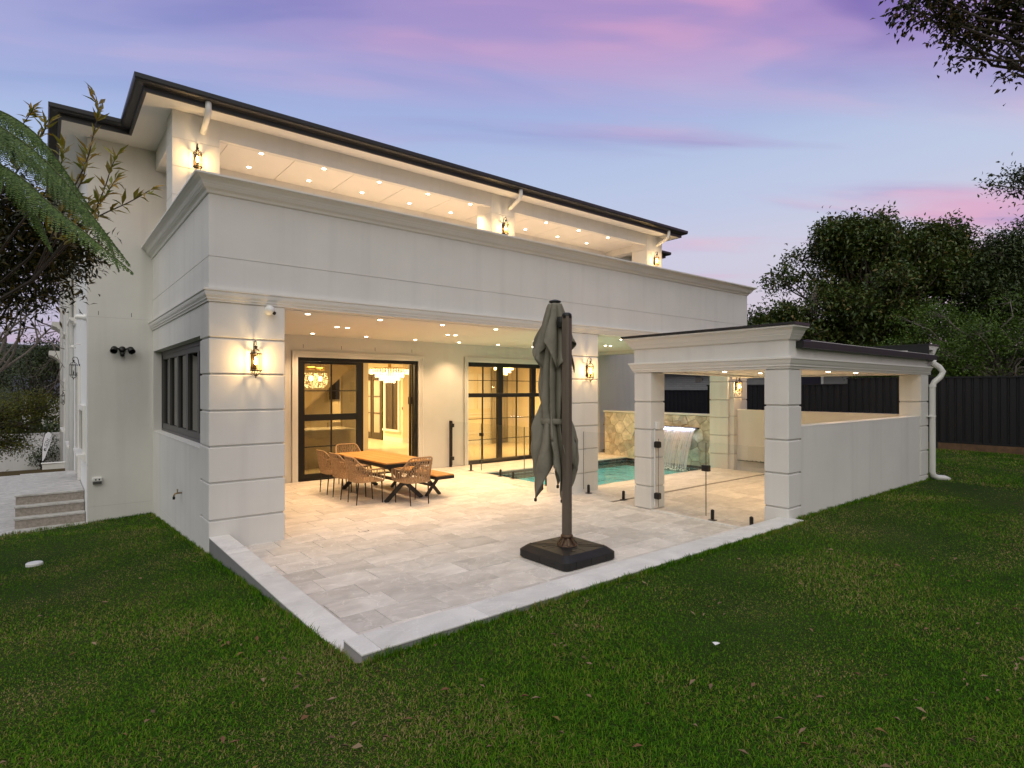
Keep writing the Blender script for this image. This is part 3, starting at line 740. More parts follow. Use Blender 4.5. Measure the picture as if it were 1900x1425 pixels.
# parapet: two bands with a fine joint, belt moulding below, cornice on top
def band(b, z0, z1):
    b.box(XL, XR, YF, YF + 0.26, z0, z1).box(XL, XL + 0.26, YF + 0.2601, YB - 0.001, z0, z1).box(XR - 0.26, XR, YF + 0.2601, YB - 0.001, z0, z1)
part('parapet_panel', 'render', lambda b: band(b, 3.022, 3.553))
part('parapet_panel', 'render', lambda b: band(b, 3.561, 4.44))
part('parapet_joint', 'groove', lambda b: b.box(XL + 0.006, XR - 0.006, YF + 0.006, YF + 0.2, 3.553, 3.561).box(XL + 0.006, XL + 0.2, YF + 0.2, YB - 0.01, 3.553, 3.561))
mpath = [(XL, YB - 0.002, -1, 0), (XL, YF, -1, -1), (XR, YF, 1, -1), (XR, YB - 0.002, 1, 0)]
belt = [(-0.05, 3.012), (0.014, 3.012), (0.016, 3.032), (0.030, 3.045), (0.030, 3.060), (0.034, 3.064), (0.046, 3.085), (0.052, 3.11), (0.052, 3.135), (0.066, 3.141), (0.066, 3.166), (0.0, 3.176), (-0.05, 3.176)]
part('belt_moulding', 'trim', lambda b: b.sweep(belt, mpath))
corn = [(-0.32, 4.441), (-0.01, 4.441), (-0.01, 4.312), (0.012, 4.312), (0.020, 4.318), (0.032, 4.345), (0.056, 4.366), (0.066, 4.369), (0.066, 4.379), (0.074, 4.381), (0.074, 4.391), (0.084, 4.393), (0.084, 4.403), (0.092, 4.412), (0.102, 4.435), (0.128, 4.462), (0.158, 4.473), (0.162, 4.475), (0.162, 4.482), (0.176, 4.484), (0.176, 4.508), (-0.32, 4.515)]
part('cornice', 'trim', lambda b: b.sweep(corn, mpath))

# alfresco soffit, beams, balcony floor
part('balcony_floor', 'soffit', lambda b: b.box(XL + 0.262, XR - 0.262, YF + 0.262, YB - 0.001, 3.12, 3.45))
part('lintel', 'soffit', lambda b: b.box(XL + 0.9, 7.48, YF + 0.262, YF + 0.50, 3.016, 3.119).box(8.39, 12.98, YF + 0.262, YF + 0.50, 3.016, 3.119).box(XR - 0.55, XR - 0.262, YF + 0.51, YB - 0.002, 3.0, 3.119))
jx = [XL + 0.285] + [2.52 + 1.196 * k for k in range(10)] + [XR - 0.56]
for y0, y1 in ((YF + 0.505, 10.28), (10.286, YB - 0.002)):
    for a, b_ in zip(jx, jx[1:]):
        part('ceiling_panel', 'ceil', lambda b: b.box(a + 0.003, b_ - 0.003, y0, y1, 3.09, 3.118))
part('balcony_beam', 'render', lambda b: b.box(2.229, 7.698, 10.29, 10.40, 5.975, 6.279).box(8.371, 13.118, 10.29, 10.40, 5.975, 6.279))
part('balcony_beam', 'render', lambda b: b.box(1.60, 1.86, 10.812, YB - 0.002, 5.93, 6.279))
part('balcony_beam', 'render', lambda b: b.box(13.30, 13.6, 10.812, YB - 0.002, 5.93, 6.279))
part('balcony_wall', 'render', lambda b: b.box(1.862, 13.298, 11.95, 12.2, 3.451, 6.099))
jb = [1.862] + [2.44 + 1.126 * k for k in range(10)] + [13.298]
for a, b_ in zip(jb, jb[1:]):
    part('balcony_ceiling_panel', 'ceil', lambda b: b.box(a + 0.005, b_ - 0.005, 10.402, 12.2, 6.10, 6.13))
part('shadow_line', 'drain', lambda b: b.box(1.87, 13.29, 10.41, 12.19, 6.132, 6.14))

# eaves: soffit boards, fascia with quad gutter, roof, rainwater offsets
sx_ = [1.16, 2.0, 4.4, 6.8, 9.2, 11.6, 14.2]
for a, b_ in zip(sx_, sx_[1:]): part('soffit_board', 'soffit', lambda b: b.box(a + 0.0015, b_ - 0.0015, 9.94, 11.808, 6.2805, 6.30))
for a, b_ in zip([0.215, 1.1, 15.0], [1.1, 15.0, 16.0]): part('soffit_board', 'soffit', lambda b: b.box(a + 0.0015, b_ - 0.0015, 11.8115, 30, 6.2805, 6.30))
gut = [(-0.02, 6.2795), (0.022, 6.2795), (0.022, 6.345), (0.03, 6.35), (0.04, 6.352), (0.108, 6.362), (0.135, 6.375), (0.15, 6.40), (0.15, 6.462), (0.138, 6.466), (0.128, 6.455), (-0.02, 6.44)]
epath = [(16.0, 30, 1, 0), (16.0, 11.81, 1, -1), (14.2, 11.81, 1, -1), (14.2, 9.94, 1, -1), (1.16, 9.94, -1, -1), (1.16, 11.81, -1, -1), (0.215, 11.81, -1, -1), (0.215, 30, -1, 0)]
part('gutter', 'dark', lambda b: b.sweep(gut, epath))
def roof(b):
    z0, z1 = 6.455, 7.55
    b.add([(1.06, 9.84, z0), (14.3, 9.84, z0), (13.0, 13.4, z1), (2.4, 13.4, z1)], [(0, 1, 2, 3)])
    b.add([(0.115, 11.71, z0), (16.1, 11.71, z0), (16.1, 30, z0), (0.115, 30, z0), (3.8, 15.4, z1 + 0.1), (12.4, 15.4, z1 + 0.1), (12.4, 27, z1 + 0.1), (3.8, 27, z1 + 0.1)], [(0, 1, 5, 4), (1, 2, 6, 5), (2, 3, 7, 6), (3, 0, 4, 7), (4, 5, 6, 7)])
    b.add([(1.06, 9.84, z0), (2.4, 13.4, z1), (1.06, 13.4, z0)], [(0, 1, 2)]).add([(14.3, 9.84, z0), (14.3, 13.4, z0), (13.0, 13.4, z1)], [(0, 1, 2)])
part('roof', 'roof', roof)
for k in range(44):                                                      # butt ends of the first course of tiles over the gutter
    x = 1.12 + k * 0.30
    part('roof_tile', 'roof', lambda b: b.add([(x, 9.86, 6.462), (x + 0.285, 9.86, 6.462), (x + 0.285, 9.86, 6.492), (x, 9.86, 6.492), (x, 10.3, 6.60), (x + 0.285, 10.3, 6.60), (x + 0.285, 10.3, 6.63), (x, 10.3, 6.63)], [(0, 1, 2, 3), (3, 2, 6, 7), (0, 3, 7, 4), (1, 5, 6, 2)]))
for x in (1.98, 8.22, 13.58):
    part('rainwater_pipe', 'pvc', lambda b: b.tube([(x, 9.89, 6.37), (x, 9.89, 6.26), (x, 9.905, 6.20), (x, 9.95, 6.155), (x, 10.29, 6.03)], 0.045, 12), smooth=True)

# architraves
def arch(b, x0, x1, z1, zb=0.0):
    w = 0.125
    for (a0, a1, d, o) in ((0, w, 0.022, 0), (0, 0.03, 0.04, 0), (0.06, 0.075, 0.03, 0)):
        b.box(x0 - w + a0, x0 - w + a1, YB - d, YB, zb, z1 + w - a0)
        b.box(x1 + w - a1, x1 + w - a0, YB - d, YB, zb, z1 + w - a0)
        b.box(x0 - w + a1 + 0.001, x1 + w - a1 - 0.001, YB - d, YB, z1 + w - a1, z1 + w - a0)
part('architrave', 'trim', lambda b: arch(b, DX0, DX1, DZ))
part('architrave', 'trim', lambda b: arch(b, WX0, WX1, WZ1))

# sliding door: black frame, one glazed leaf with glazing bars, the other half standing open
sd = part('sliding_door', 'black', lambda b: b.box(DX0, DX1, YB + 0.02, YB + 0.16, 2.545, DZ).box(DX0, DX0 + 0.05, YB + 0.02, YB + 0.16, 0, 2.544).box(DX1 - 0.085, DX1, YB + 0.02, YB + 0.16, 0, 2.544).box(DX0 + 0.051, DX1 - 0.086, YB + 0.02, YB + 0.16, -0.01, 0.02))
LY0, LY1 = YB + 0.045, YB + 0.085
part('door_leaf', 'black', lambda b: b.box(4.225, 4.33, LY0, LY1, 0.022, 2.543).box(5.50, 5.66, LY0, LY1, 0.022, 2.543).box(4.331, 5.499, LY0, LY1, 2.49, 2.543).box(4.331, 5.499, LY0, LY1, 0.022, 0.135).box(4.331, 5.499, LY0, LY1, 1.27, 1.41), sd)
for x0, x1 in ((4.331, 4.905), (4.935, 5.499)):
    for z0, z1 in ((0.136, 0.70), (0.725, 1.269), (1.411, 1.90), (1.925, 2.489)):
        part('pane', 'tintglass', lambda b: b.box(x0, x1, LY0 + 0.014, LY0 + 0.022, z0, z1), sd)
for z in (0.7125, 1.9125): part('glazing_bar', 'black', lambda b: b.box(4.331, 5.499, LY0 + 0.004, LY0 + 0.034, z - 0.012, z + 0.012), sd)
part('glazing_bar', 'black', lambda b: b.box(4.908, 4.932, LY0 + 0.003, LY0 + 0.035, 0.136, 1.269).box(4.908, 4.932, LY0 + 0.003, LY0 + 0.035, 1.411, 2.489), sd)
part('open_leaf', 'black', lambda b: b.box(6.925, 6.962, YB + 0.165, YB + 0.24, 0.02, 2.54), sd)

# tall window wall: four bays, transom lights above
ww = part('window_wall', 'black', lambda b: b.box(WX0, WX1, YB + 0.03, YB + 0.15, 2.535, WZ1).box(WX0, WX1, YB + 0.03, YB + 0.15, 0.0, 0.10).box(WX0, WX1, YB + 0.028, YB + 0.152, 1.735, 1.842))
bay = [WX0, 9.63, 10.80, 11.97, WX1]
for i in range(4):
    a, c = bay[i], bay[i + 1]
    part('sash', 'black', lambda b: b.box(a + 0.001, a + (0.05 if i else 0.03), YB + 0.035, YB + 0.145, 1.843, 2.534).box(c - 0.10, c - 0.001, YB + 0.035, YB + 0.145, 1.843, 2.534).box(a + 0.001, a + 0.012, YB + 0.035, YB + 0.145, 0.101, 1.734).box(c - 0.11, c - 0.001, YB + 0.035, YB + 0.145, 0.101, 1.734), ww)
    for (l_, r_, zz, bz) in ((a + (0.05 if i else 0.03), c - 0.10, (1.843, 2.534), (2.175,)), (a + 0.012, c - 0.11, (0.101, 1.734), (0.62, 1.17))):
        xm = (l_ + r_) / 2 + 0.005
        part('glazing_bar', 'black', lambda b: b.box(xm - 0.014, xm + 0.014, YB + 0.07, YB + 0.10, zz[0], zz[1]), ww)
        for q in bz: part('glazing_bar', 'black', lambda b: b.box(l_, xm - 0.0141, YB + 0.072, YB + 0.098, q - 0.009, q + 0.009).box(xm + 0.0141, r_, YB + 0.072, YB + 0.098, q - 0.009, q + 0.009), ww)
        part('pane', 'glass', lambda b: b.box(l_, r_, YB + 0.101, YB + 0.107, zz[0], zz[1]), ww)

# servery window: folding sashes in the left opening
fx = XL + 0.13
sv = part('folding_window', 'grey_frame', lambda b: b.box(fx, fx + 0.09, OY0 + 0.003, OY1 - 0.003, OZ1 - 0.07, OZ1 - 0.001).box(fx, fx + 0.09, OY0 + 0.003, OY1 - 0.003, OZ0 + 0.013, OZ0 + 0.055).box(fx, fx + 0.09, OY0 + 0.003, OY0 + 0.05, OZ0 + 0.056, OZ1 - 0.071).box(fx, fx + 0.09, OY1 - 0.05, OY1 - 0.003, OZ0 + 0.056, OZ1 - 0.071))
sy_ = [OY0 + 0.05, 9.11, 9.93, 10.72, 11.50, OY1 - 0.05]
for a, c in zip(sy_, sy_[1:]):
    def sash(b):
        z0, z1, w = OZ0 + 0.057, OZ1 - 0.072, 0.062
        b.box(fx + 0.012, fx + 0.07, a + 0.002, a + w, z0, z1).box(fx + 0.012, fx + 0.07, c - w, c - 0.002, z0, z1)
        b.box(fx + 0.012, fx + 0.07, a + w + 0.001, c - w - 0.001, z1 - 0.075, z1).box(fx + 0.012, fx + 0.07, a + w + 0.001, c - w - 0.001, z0, z0 + 0.085)
    part('sash', 'grey_frame', sash, sv)
    part('pane', 'darkglass', lambda b: b.box(fx + 0.045, fx + 0.051, a + 0.0621, c - 0.0621, OZ0 + 0.142, OZ1 - 0.147), sv)

# side elevation, seen edge-on: windows with sills, door on the landing, pipes
def side_win(y0, y1, z0, z1, sill=True):
    w = part('side_window', 'trim', lambda b: b.box(0.555, 0.599, y0 - 0.1, y0, z0, z1 + 0.1).box(0.555, 0.599, y1, y1 + 0.1, z0, z1 + 0.1).box(0.555, 0.599, y0 + 0.001, y1 - 0.001, z1, z1 + 0.1))
    part('pane', 'darkglass', lambda b: b.box(0.592, 0.5995, y0 + 0.001, y1 - 0.001, z0, z1 - 0.001), w)
    if sill: part('sill', 'trim', lambda b: b.sweep([(0, z0 - 0.14), (0.03, z0 - 0.14), (0.05, z0 - 0.09), (0.11, z0 - 0.06), (0.13, z0 - 0.04), (0.13, z0 - 0.002), (0, z0 - 0.002)], [(0.5995, y0 - 0.16, -1, 0), (0.5995, y1 + 0.16, -1, 0)]), w)
side_win(13.1, 14.35, 0.78, 1.55)
side_win(18.2, 19.6, 0.55, 2.2)
side_win(16.9, 18.4, 3.6, 5.0)
side_win(21.5, 23.0, 3.6, 5.0)
side_win(24.5, 26.0, 0.6, 2.2)
dr = part('side_door', 'trim', lambda b: b.box(0.55, 0.599, 14.75, 14.87, 0.1, 2.42).box(0.55, 0.599, 15.85, 15.97, 0.1, 2.42).box(0.55, 0.599, 14.871, 15.849, 2.3, 2.42))
part('door_leaf', 'grey_frame', lambda b: b.box(0.585, 0.5995, 14.872, 15.848, 0.1, 2.299), dr)
for y, z0 in ((17.4, -0.42), (20.4, -0.5), (27.0, -1.0)):
    part('downpipe', 'pvc', lambda b: b.tube([(0.53, y, z0), (0.53, y, 6.1), (0.46, y, 6.22), (0.2, y, 6.36)], 0.05, 10), smooth=True)
part('cornice_end', 'trim', lambda b: b.sweep([(0, 3.0), (0.1, 3.0), (0.16, 3.1), (0.3, 3.2), (0.42, 3.25), (0.42, 3.4), (0, 3.4)], [(0.5995, 28, -1, 0), (0.5995, 29.9, -1, 0)]))
part('cornice_end', 'trim', lambda b: b.sweep([(0, 4.2), (0.1, 4.2), (0.2, 4.3), (0.34, 4.36), (0.34, 4.5), (0, 4.5)], [(0.5995, 28, -1, 0), (0.5995, 29.9, -1, 0)]))

# interior seen through the glass
IX0, IX1, IY0, IY1, IZ = 2.2, 13.7, YB + 0.255, 23.0, 2.92
part('interior_floor', 'intfloor', lambda b: b.box(IX0, IX1, IY0 - 0.2, IY1, -0.10, -0.012))
part('interior_ceiling', 'intwall', lambda b: b.box(IX0, IX1, IY0, IY1, IZ, IZ + 0.1))
part('interior_wall', 'intwall', lambda b: b.box(IX0 - 0.15, IX0, IY0, IY1, -0.1, IZ))
part('interior_wall', 'intwall', lambda b: b.box(IX1, IX1 + 0.15, IY0, 17.0, -0.1, IZ))
part('interior_wall', 'intwall', lambda b: b.box(IX0, 10.2, IY1, IY1 + 0.15, -0.1, IZ))
part('interior_wall', 'intwall', lambda b: b.box(11.2, IX1, 17.0, 17.15, -0.1, IZ).box(11.2, 11.35, 17.151, 19.0, -0.1, IZ).box(10.2, 11.34, 19.001, 19.15, -0.1, IZ))
part('interior_wall', 'intwall', lambda b: b.box(10.2, 10.35, 19.151, IY1, -0.1, IZ))
part('skirting', 'trim', lambda b: b.box(10.175, 10.199, 19.0, 20.5, -0.012, 0.15))
part('skirting', 'trim', lambda b: b.box(10.175, 11.19, 18.975, 18.999, -0.012, 0.15))
part('skirting', 'trim', lambda b: b.box(11.2, IX1 - 0.001, 16.975, 16.999, -0.012, 0.15))
for z in (0.35, 0.95, 1.05):                                             # wainscot rails
    part('wainscot_rail', 'trim', lambda b: b.box(11.25, 13.6, 16.975, 16.999, z, z + 0.05))
for x in (11.35, 12.1, 12.9): part('wainscot_panel', 'trim', lambda b: b.box(x, x + 0.6, 16.98, 16.999, 1.25, 2.5).box(x + 0.04, x + 0.56, 16.974, 16.979, 1.29, 2.46))
for y in (13.6, 14.9): part('wainscot_panel', 'trim', lambda b: b.box(IX1 - 0.025, IX1 - 0.001, y, y + 1.0, 0.3, 1.0))
idr = part('inner_double_door', 'darkwood', lambda b: b.box(10.14, 10.199, 20.56, 20.66, -0.01, 2.56).box(10.14, 10.199, 22.3, 22.4, -0.01, 2.56).box(10.14, 10.199, 20.661, 22.299, 2.46, 2.56))
for y in (20.665, 21.49): part('inner_door_leaf', 'darkwood', lambda b: b.box(10.155, 10.198, y, y + 0.11, 0, 2.455).box(10.155, 10.198, y + 0.68, y + 0.79, 0, 2.455).box(10.155, 10.198, y + 0.111, y + 0.679, 0, 0.25).box(10.155, 10.198, y + 0.111, y + 0.679, 2.3, 2.455).box(10.155, 10.198, y + 0.111, y + 0.679, 1.0, 1.03).box(10.155, 10.198, y + 0.111, y + 0.679, 1.65, 1.68), idr)
part('inner_door_glass', 'greycurtain', lambda b: b.box(10.185, 10.197, 20.78, 21.34, 0.25, 2.3).box(10.185, 10.197, 21.6, 22.16, 0.25, 2.3), idr)
iw = part('inner_window', 'trim', lambda b: b.box(10.13, 10.199, 19.16, 19.25, 0.45, 2.52).box(10.13, 10.199, 20.26, 20.35, 0.45, 2.52).box(10.13, 10.199, 19.251, 20.259, 2.43, 2.52).box(10.08, 10.199, 19.1, 20.4, 0.38, 0.449))
part('pane', 'darkwood', lambda b: b.box(10.17, 10.198, 19.251, 20.259, 0.45, 2.429), iw)
part('glazing_bar', 'dark', lambda b: b.box(10.15, 10.169, 19.70, 19.76, 0.45, 2.429), iw)
part('wall_keypad', 'darkwood', lambda b: b.box(10.17, 10.199, 18.99 + 0.02, 19.0, 1.2, 1.3).box(10.42, 10.62, 18.975, 18.999, 1.4, 1.66))
part('interior_pier', 'intwall', lambda b: b.box(6.28, 7.18, 18.0, 18.12, -0.012, IZ - 0.001))
part('stair_soffit', 'stairunder', lambda b: b.add([(5.0, 17.0, 0.55), (7.75, 17.0, IZ - 0.001), (5.0, 17.0, IZ - 0.001), (5.0, 17.9, 0.55), (7.75, 17.9, IZ - 0.001), (5.0, 17.9, IZ - 0.001)], [(0, 1, 2), (5, 4, 3), (0, 3, 4, 1), (0, 2, 5, 3), (1, 4, 5, 2)]))
cab = part('wall_cabinet', 'cabinet', lambda b: b.box(7.0, 7.4, 17.92, 18.3, 1.55, 2.6).box(7.0, 7.4, 17.9, 18.4, -0.01, 0.9))
part('cabinet_glass', 'darkwood', lambda b: b.box(7.04, 7.36, 17.905, 17.919, 1.62, 2.55), cab)
part('tall_panel', 'cabinet', lambda b: b.box(7.42, 8.3, 17.8, 17.95, -0.01, IZ - 0.001))
part('curtain', 'curtain', lambda b: [b.lathe([(0.05, 0), (0.05, 2.75)], (13.5 - 0.02 * (k % 2), 14.0 + 0.085 * k, 0), 7) for k in range(12)], smooth=True)
part('curtain', 'greycurtain', lambda b: [b.lathe([(0.045, 0), (0.045, 2.75)], (12.7 + 0.08 * k, 16.85 - 0.02 * (k % 2), 0), 7) for k in range(9)], smooth=True)
# lamps burning in the rooms (they light what is seen through the doors)
def room_lamp(x, y, z, power, size, col=(1.0, 0.67, 0.28)):
    d = bpy.data.lights.new('room_light', 'AREA'); d.energy = power; d.size = size; d.color = col; d.shape = 'DISK'
    o = bpy.data.objects.new('room_light', d); COL.objects.link(o); o.location = Vector((x, y, z)) - house.location; o.parent = house
room_lamp(5.4, 14.9, 2.88, 170, 1.2)
room_lamp(7.2, 18.6, 2.88, 270, 1.5)
room_lamp(8.6, 21.2, 2.88, 220, 1.2)
room_lamp(11.6, 14.7, 2.88, 300, 1.4)
# ================================================================ pavilion by the pool
pav = thing('pavilion', 'small open pool pavilion with rusticated columns, moulded cornice and flat dark roof', 'pavilion', (7.64, 3.68, 0))
VX, VY = 7.64, 3.679
def pp(name, m, fn, parent=pav, **kw): return part(name, m, fn, parent, **kw)
pz = [-0.2, 0.375, 0.80, 1.245, 1.69, 2.225]
pzl = [0.0, 0.375, 0.83, 1.27, 1.70, 2.225]
column(VX, 8.00, VY, 4.012, [-0.15, 0.37, 0.825, 1.27, 1.73, 2.225], parent=pav)
column(VX, 8.00, 5.905, 6.245, [0.0, 0.37, 0.83, 1.29, 1.74, 2.225], parent=pav)
column(12.74, 13.15, VY - 0.018, 4.02, [-0.15, 0.33, 0.79, 1.25, 1.71, 2.225], parent=pav)
column(13.06, 13.42, 7.62, 8.13, [-0.05, 0.37, 0.83, 1.29, 1.74, 2.13], parent=pav)
pp('side_wall', 'render', lambda b: b.box(8.003, 12.737, VY + 0.004, VY + 0.20, -0.15, 1.435))
pp('wall_coping', 'trim', lambda b: b.cham(8.003, 12.737, VY + 0.002, VY + 0.202, 1.4355, 1.446, 0.003))
pp('end_wall', 'render', lambda b: b.box(13.20, 13.36, 4.022, 7.618, -0.15, 1.44).box(13.20, 13.36, 4.022, 4.15, 1.441, 2.22).box(13.16, 13.199, 3.80, 4.0, -0.15, 2.22))
pp('wall_coping', 'trim', lambda b: b.cham(13.198, 13.362, 4.152, 7.617, 1.4405, 1.452, 0.003))
# entablature: fascia walls, lower moulding all round, cornice on the two ends
RX = 13.36
BY1 = 7.45
def entab(b):
    b.box(VX, VX + 0.30, VY, 6.245, 2.226, 2.70).box(VX + 0.3001, RX, VY, VY + 0.30, 2.226, 2.56)
    b.add([(VX + 0.301, 5.98, 2.226), (RX, 7.20, 2.226), (RX, 7.45, 2.226), (VX + 0.301, 6.245, 2.226), (VX + 0.301, 5.98, 2.56), (RX, 7.20, 2.56), (RX, 7.45, 2.56), (VX + 0.301, 6.245, 2.56)], [(0, 3, 2, 1), (4, 5, 6, 7), (0, 1, 5, 4), (2, 3, 7, 6), (1, 2, 6, 5), (3, 0, 4, 7)])
    b.box(RX - 0.30, RX - 0.0005, VY + 0.301, 7.2, 2.226, 2.70)
pp('entablature', 'render', entab)
low = [(-0.1, 2.222), (0.012, 2.222), (0.016, 2.245), (0.032, 2.258), (0.032, 2.275), (0.046, 2.296), (0.056, 2.325), (0.060, 2.345), (0.074, 2.350), (0.074, 2.375), (0.0, 2.382), (-0.1, 2.382)]
pp('belt_moulding', 'trim', lambda b: b.sweep(low, [(VX, 6.245, -1, 1), (VX, VY, -1, -1), (13.17, VY, 1, -1), (13.17, VY + 0.4, 1, 0)]))
cor = [(-0.25, 2.70), (-0.002, 2.70), (-0.002, 2.602), (0.012, 2.602), (0.030, 2.612), (0.048, 2.645), (0.055, 2.652), (0.055, 2.662), (0.066, 2.665), (0.066, 2.676), (0.078, 2.690), (0.095, 2.725), (0.125, 2.752), (0.145, 2.760), (0.145, 2.780), (-0.25, 2.782)]
pp('cornice', 'trim', lambda b: b.sweep(cor, [(VX, 6.245, -1, 1), (VX, VY, -1, -1), (VX + 0.27, VY, 0, -1)]))
pp('cornice', 'trim', lambda b: b.sweep([(o_ * 2.2 if o_ > 0 else o_, z_) for o_, z_ in cor], [(RX, VY - 0.04, 1, 0), (RX, 7.5, 1, 0)]))
pp('parapet_back', 'dark', lambda b: b.box(RX - 0.28, RX - 0.252, VY - 0.045, 7.5, 2.50, 2.80).box(RX - 0.285, RX + 0.33, VY - 0.05, 7.51, 2.785, 2.815))
pp('capping_flashing', 'dark', lambda b: b.box(VX - 0.16, VX + 0.26, VY - 0.16, 6.40, 2.785, 2.818))
pp('roof_sheet', 'dark', lambda b: b.add([(VX + 0.31, 3.60, 2.605), (RX - 0.3, 3.60, 2.575), (RX - 0.3, 7.4, 2.70), (VX + 0.31, 6.3, 2.70), (VX + 0.31, 3.60, 2.62), (RX - 0.3, 3.60, 2.59), (RX - 0.3, 7.4, 2.715), (VX + 0.31, 6.3, 2.715)], [(3, 2, 1, 0), (4, 5, 6, 7), (0, 1, 5, 4), (1, 2, 6, 5), (2, 3, 7, 6), (3, 0, 4, 7)]))
pp('eaves_gutter', 'dark', lambda b: b.sweep([(-0.005, 2.505), (0.09, 2.50), (0.10, 2.505), (0.105, 2.59), (0.094, 2.598), (0.0, 2.59), (-0.005, 2.585)], [(VX + 0.20, VY, 0, -1), (13.37, VY, 0, -1)]))
pp('flashing_edge', 'sensor', lambda b: b.box(VX + 0.42, 13.2, VY - 0.102, VY - 0.095, 2.6, 2.606))
for k in range(5):
    a, c = VX + 0.302 + k * 1.02, VX + 0.302 + (k + 1) * 1.02 - 0.006
    pp('ceiling_panel', 'ceil', lambda b: b.add([(a, VY + 0.302, 2.262), (c, VY + 0.302, 2.262), (c, 5.9 + (c - VX) * 0.232, 2.262), (a, 5.9 + (a - VX) * 0.232, 2.262), (a, VY + 0.302, 2.28), (c, VY + 0.302, 2.28), (c, 5.9 + (c - VX) * 0.232, 2.28), (a, 5.9 + (a - VX) * 0.232, 2.28)], [(3, 2, 1, 0), (4, 5, 6, 7), (0, 1, 5, 4), (1, 2, 6, 5), (2, 3, 7, 6), (3, 0, 4, 7)]))
pp('downpipe', 'pvc', lambda b: b.tube([(13.22, 3.60, 2.50), (13.22, 3.60, 2.44), (13.27, 3.52, 2.37), (13.30, 3.47, 2.28), (13.27, 3.50, 2.18), (13.19, 3.57, 2.09), (13.17, 3.60, 2.02), (13.17, 3.60, 0.38), (13.18, 3.585, 0.31), (13.24, 3.54, 0.27), (13.35, 3.46, 0.26), (13.42, 3.41, 0.225)], 0.052, 12), smooth=True)
pp('pipe_clip', 'sensor', lambda b: b.lathe([(0.058, 0), (0.058, 0.03)], (13.17, 3.60, 1.42), 12).lathe([(0.06, 0), (0.06, 0.05)], (13.17, 3.60, 1.99), 12).box(13.04, 13.16, 3.60, 3.66, 1.425, 1.445))
# switch box and conduit on the left column's inner face
sb = thing('switch_box', 'small white weatherproof switch box on the inner face of the pavilion column', 'switch', (7.78, 5.90, 1.36))
MB().cham(7.74, 7.84, 5.868, 5.9045, 1.30, 1.42, 0.006).build('housing', M['sensor'], sb)
MB().box(7.785, 7.82, 5.862, 5.8675, 1.33, 1.39).build('rocker', M['trim'], sb)
MB().tube([(7.72, 5.893, 0.06), (7.72, 5.893, 1.30)], 0.010, 8).build('conduit', M['sensor'], sb)

# ================================================================ frameless glass pool fence
FX = 7.95
def glass_run(name, label, x, ya, yb, z0, z1, cuts, group=None):
    t = thing(name, label, 'glass fence', (x, (ya + yb) / 2, 0), group=group)
    ys_ = [ya] + cuts + [yb]
    for a, c in zip(ys_, ys_[1:]):
        MB().box(x - 0.005, x + 0.005, a + 0.009, c - 0.009, z0, z1).build('glass_panel', M['fenceglass'], t)
        MB().box(x - 0.0052, x + 0.0052, a + 0.006, a + 0.0089, z0, z1).box(x - 0.0052, x + 0.0052, c - 0.0089, c - 0.006, z0, z1).build('glass_edge', M['edge'], t)
    return t
def spigot(t, x, y):
    s_ = MB().cham(x - 0.024, x + 0.024, y - 0.024, y + 0.024, 0.012, 0.165, 0.012).build('spigot', M['black'], t)
    MB().cham(x - 0.05, x + 0.05, y - 0.05, y + 0.05, 0.001, 0.0115, 0.003).build('base_plate', M['black'], s_)
g1 = glass_run('glass_pool_fence', 'frameless glass pool fence from the house wall to the second column', FX, 8.30, 12.24, 0.06, 1.15, [9.45, 11.0])
for y in (8.75, 9.82, 10.27, 11.42): spigot(g1, FX, y)
MB().box(FX - 0.02, FX + 0.02, 12.27, 12.345, 0.0, 1.16).build('wall_post', M['black'], g1)
for z in (0.18, 1.0): MB().box(FX - 0.03, FX + 0.03, 12.19, 12.269, z, z + 0.09).build('hinge', M['black'], g1)
MB().box(FX - 0.03, FX + 0.03, 10.95, 11.05, 0.86, 0.93).build('latch', M['black'], g1)
g2 = glass_run('glass_pool_fence', 'frameless glass pool fence between the second column and the pavilion', FX, 6.27, 7.72, 0.06, 1.15, [])
for y in (6.74, 7.58): spigot(g2, FX, y)
g3 = glass_run('glass_pool_gate', 'clear glass gate and panel under the pavilion beam with black latch', 7.74, 4.03, 5.84, 0.05, 1.15, [4.97])
for y in (4.86, 4.25): spigot(g3, 7.74, y)
for z in (0.17, 1.0): MB().cham(7.70, 7.78, 5.80, 5.90, z, z + 0.105, 0.012).build('hinge', M['black'], g3)
MB().cham(7.705, 7.775, 4.91, 5.03, 0.72, 0.81, 0.006).build('latch', M['black'], g3)

# ================================================================ lamps
def spot(parent, z, power, ang=105, blend=0.9, col=(1.0, 0.64, 0.335), rad=0.03):
    d = bpy.data.lights.new('downlight_beam', 'SPOT'); d.energy = power; d.spot_size = R(ang); d.spot_blend = blend; d.color = col; d.shadow_soft_size = rad
    o = bpy.data.objects.new('downlight_beam', d); COL.objects.link(o); o.parent = parent; o.location = (0, 0, z)
def downlight(x, y, z, label, group, power, ang=110):
    t = thing('downlight', label, 'downlight', (x, y, z), group=group)
    MB().lathe([(0.036, -0.0005), (0.036, -0.005), (0.055, -0.006), (0.058, -0.0005)], (x, y, z), 20, False).build('trim_ring', M['ring'], t, smooth=True)
    MB().lathe([(0.0355, -0.0005), (0.0355, -0.007), (0.028, -0.010), (0.012, -0.012)], (x, y, z), 20).build('lens', M['lens'], t)
    spot(t, -0.03, power, ang)
    return t
P_ALF, P_BAL, P_PAV = 118, 95, 60
ORD = ['first', 'second', 'third', 'fourth', 'fifth', 'sixth', 'seventh', 'eighth', 'ninth']
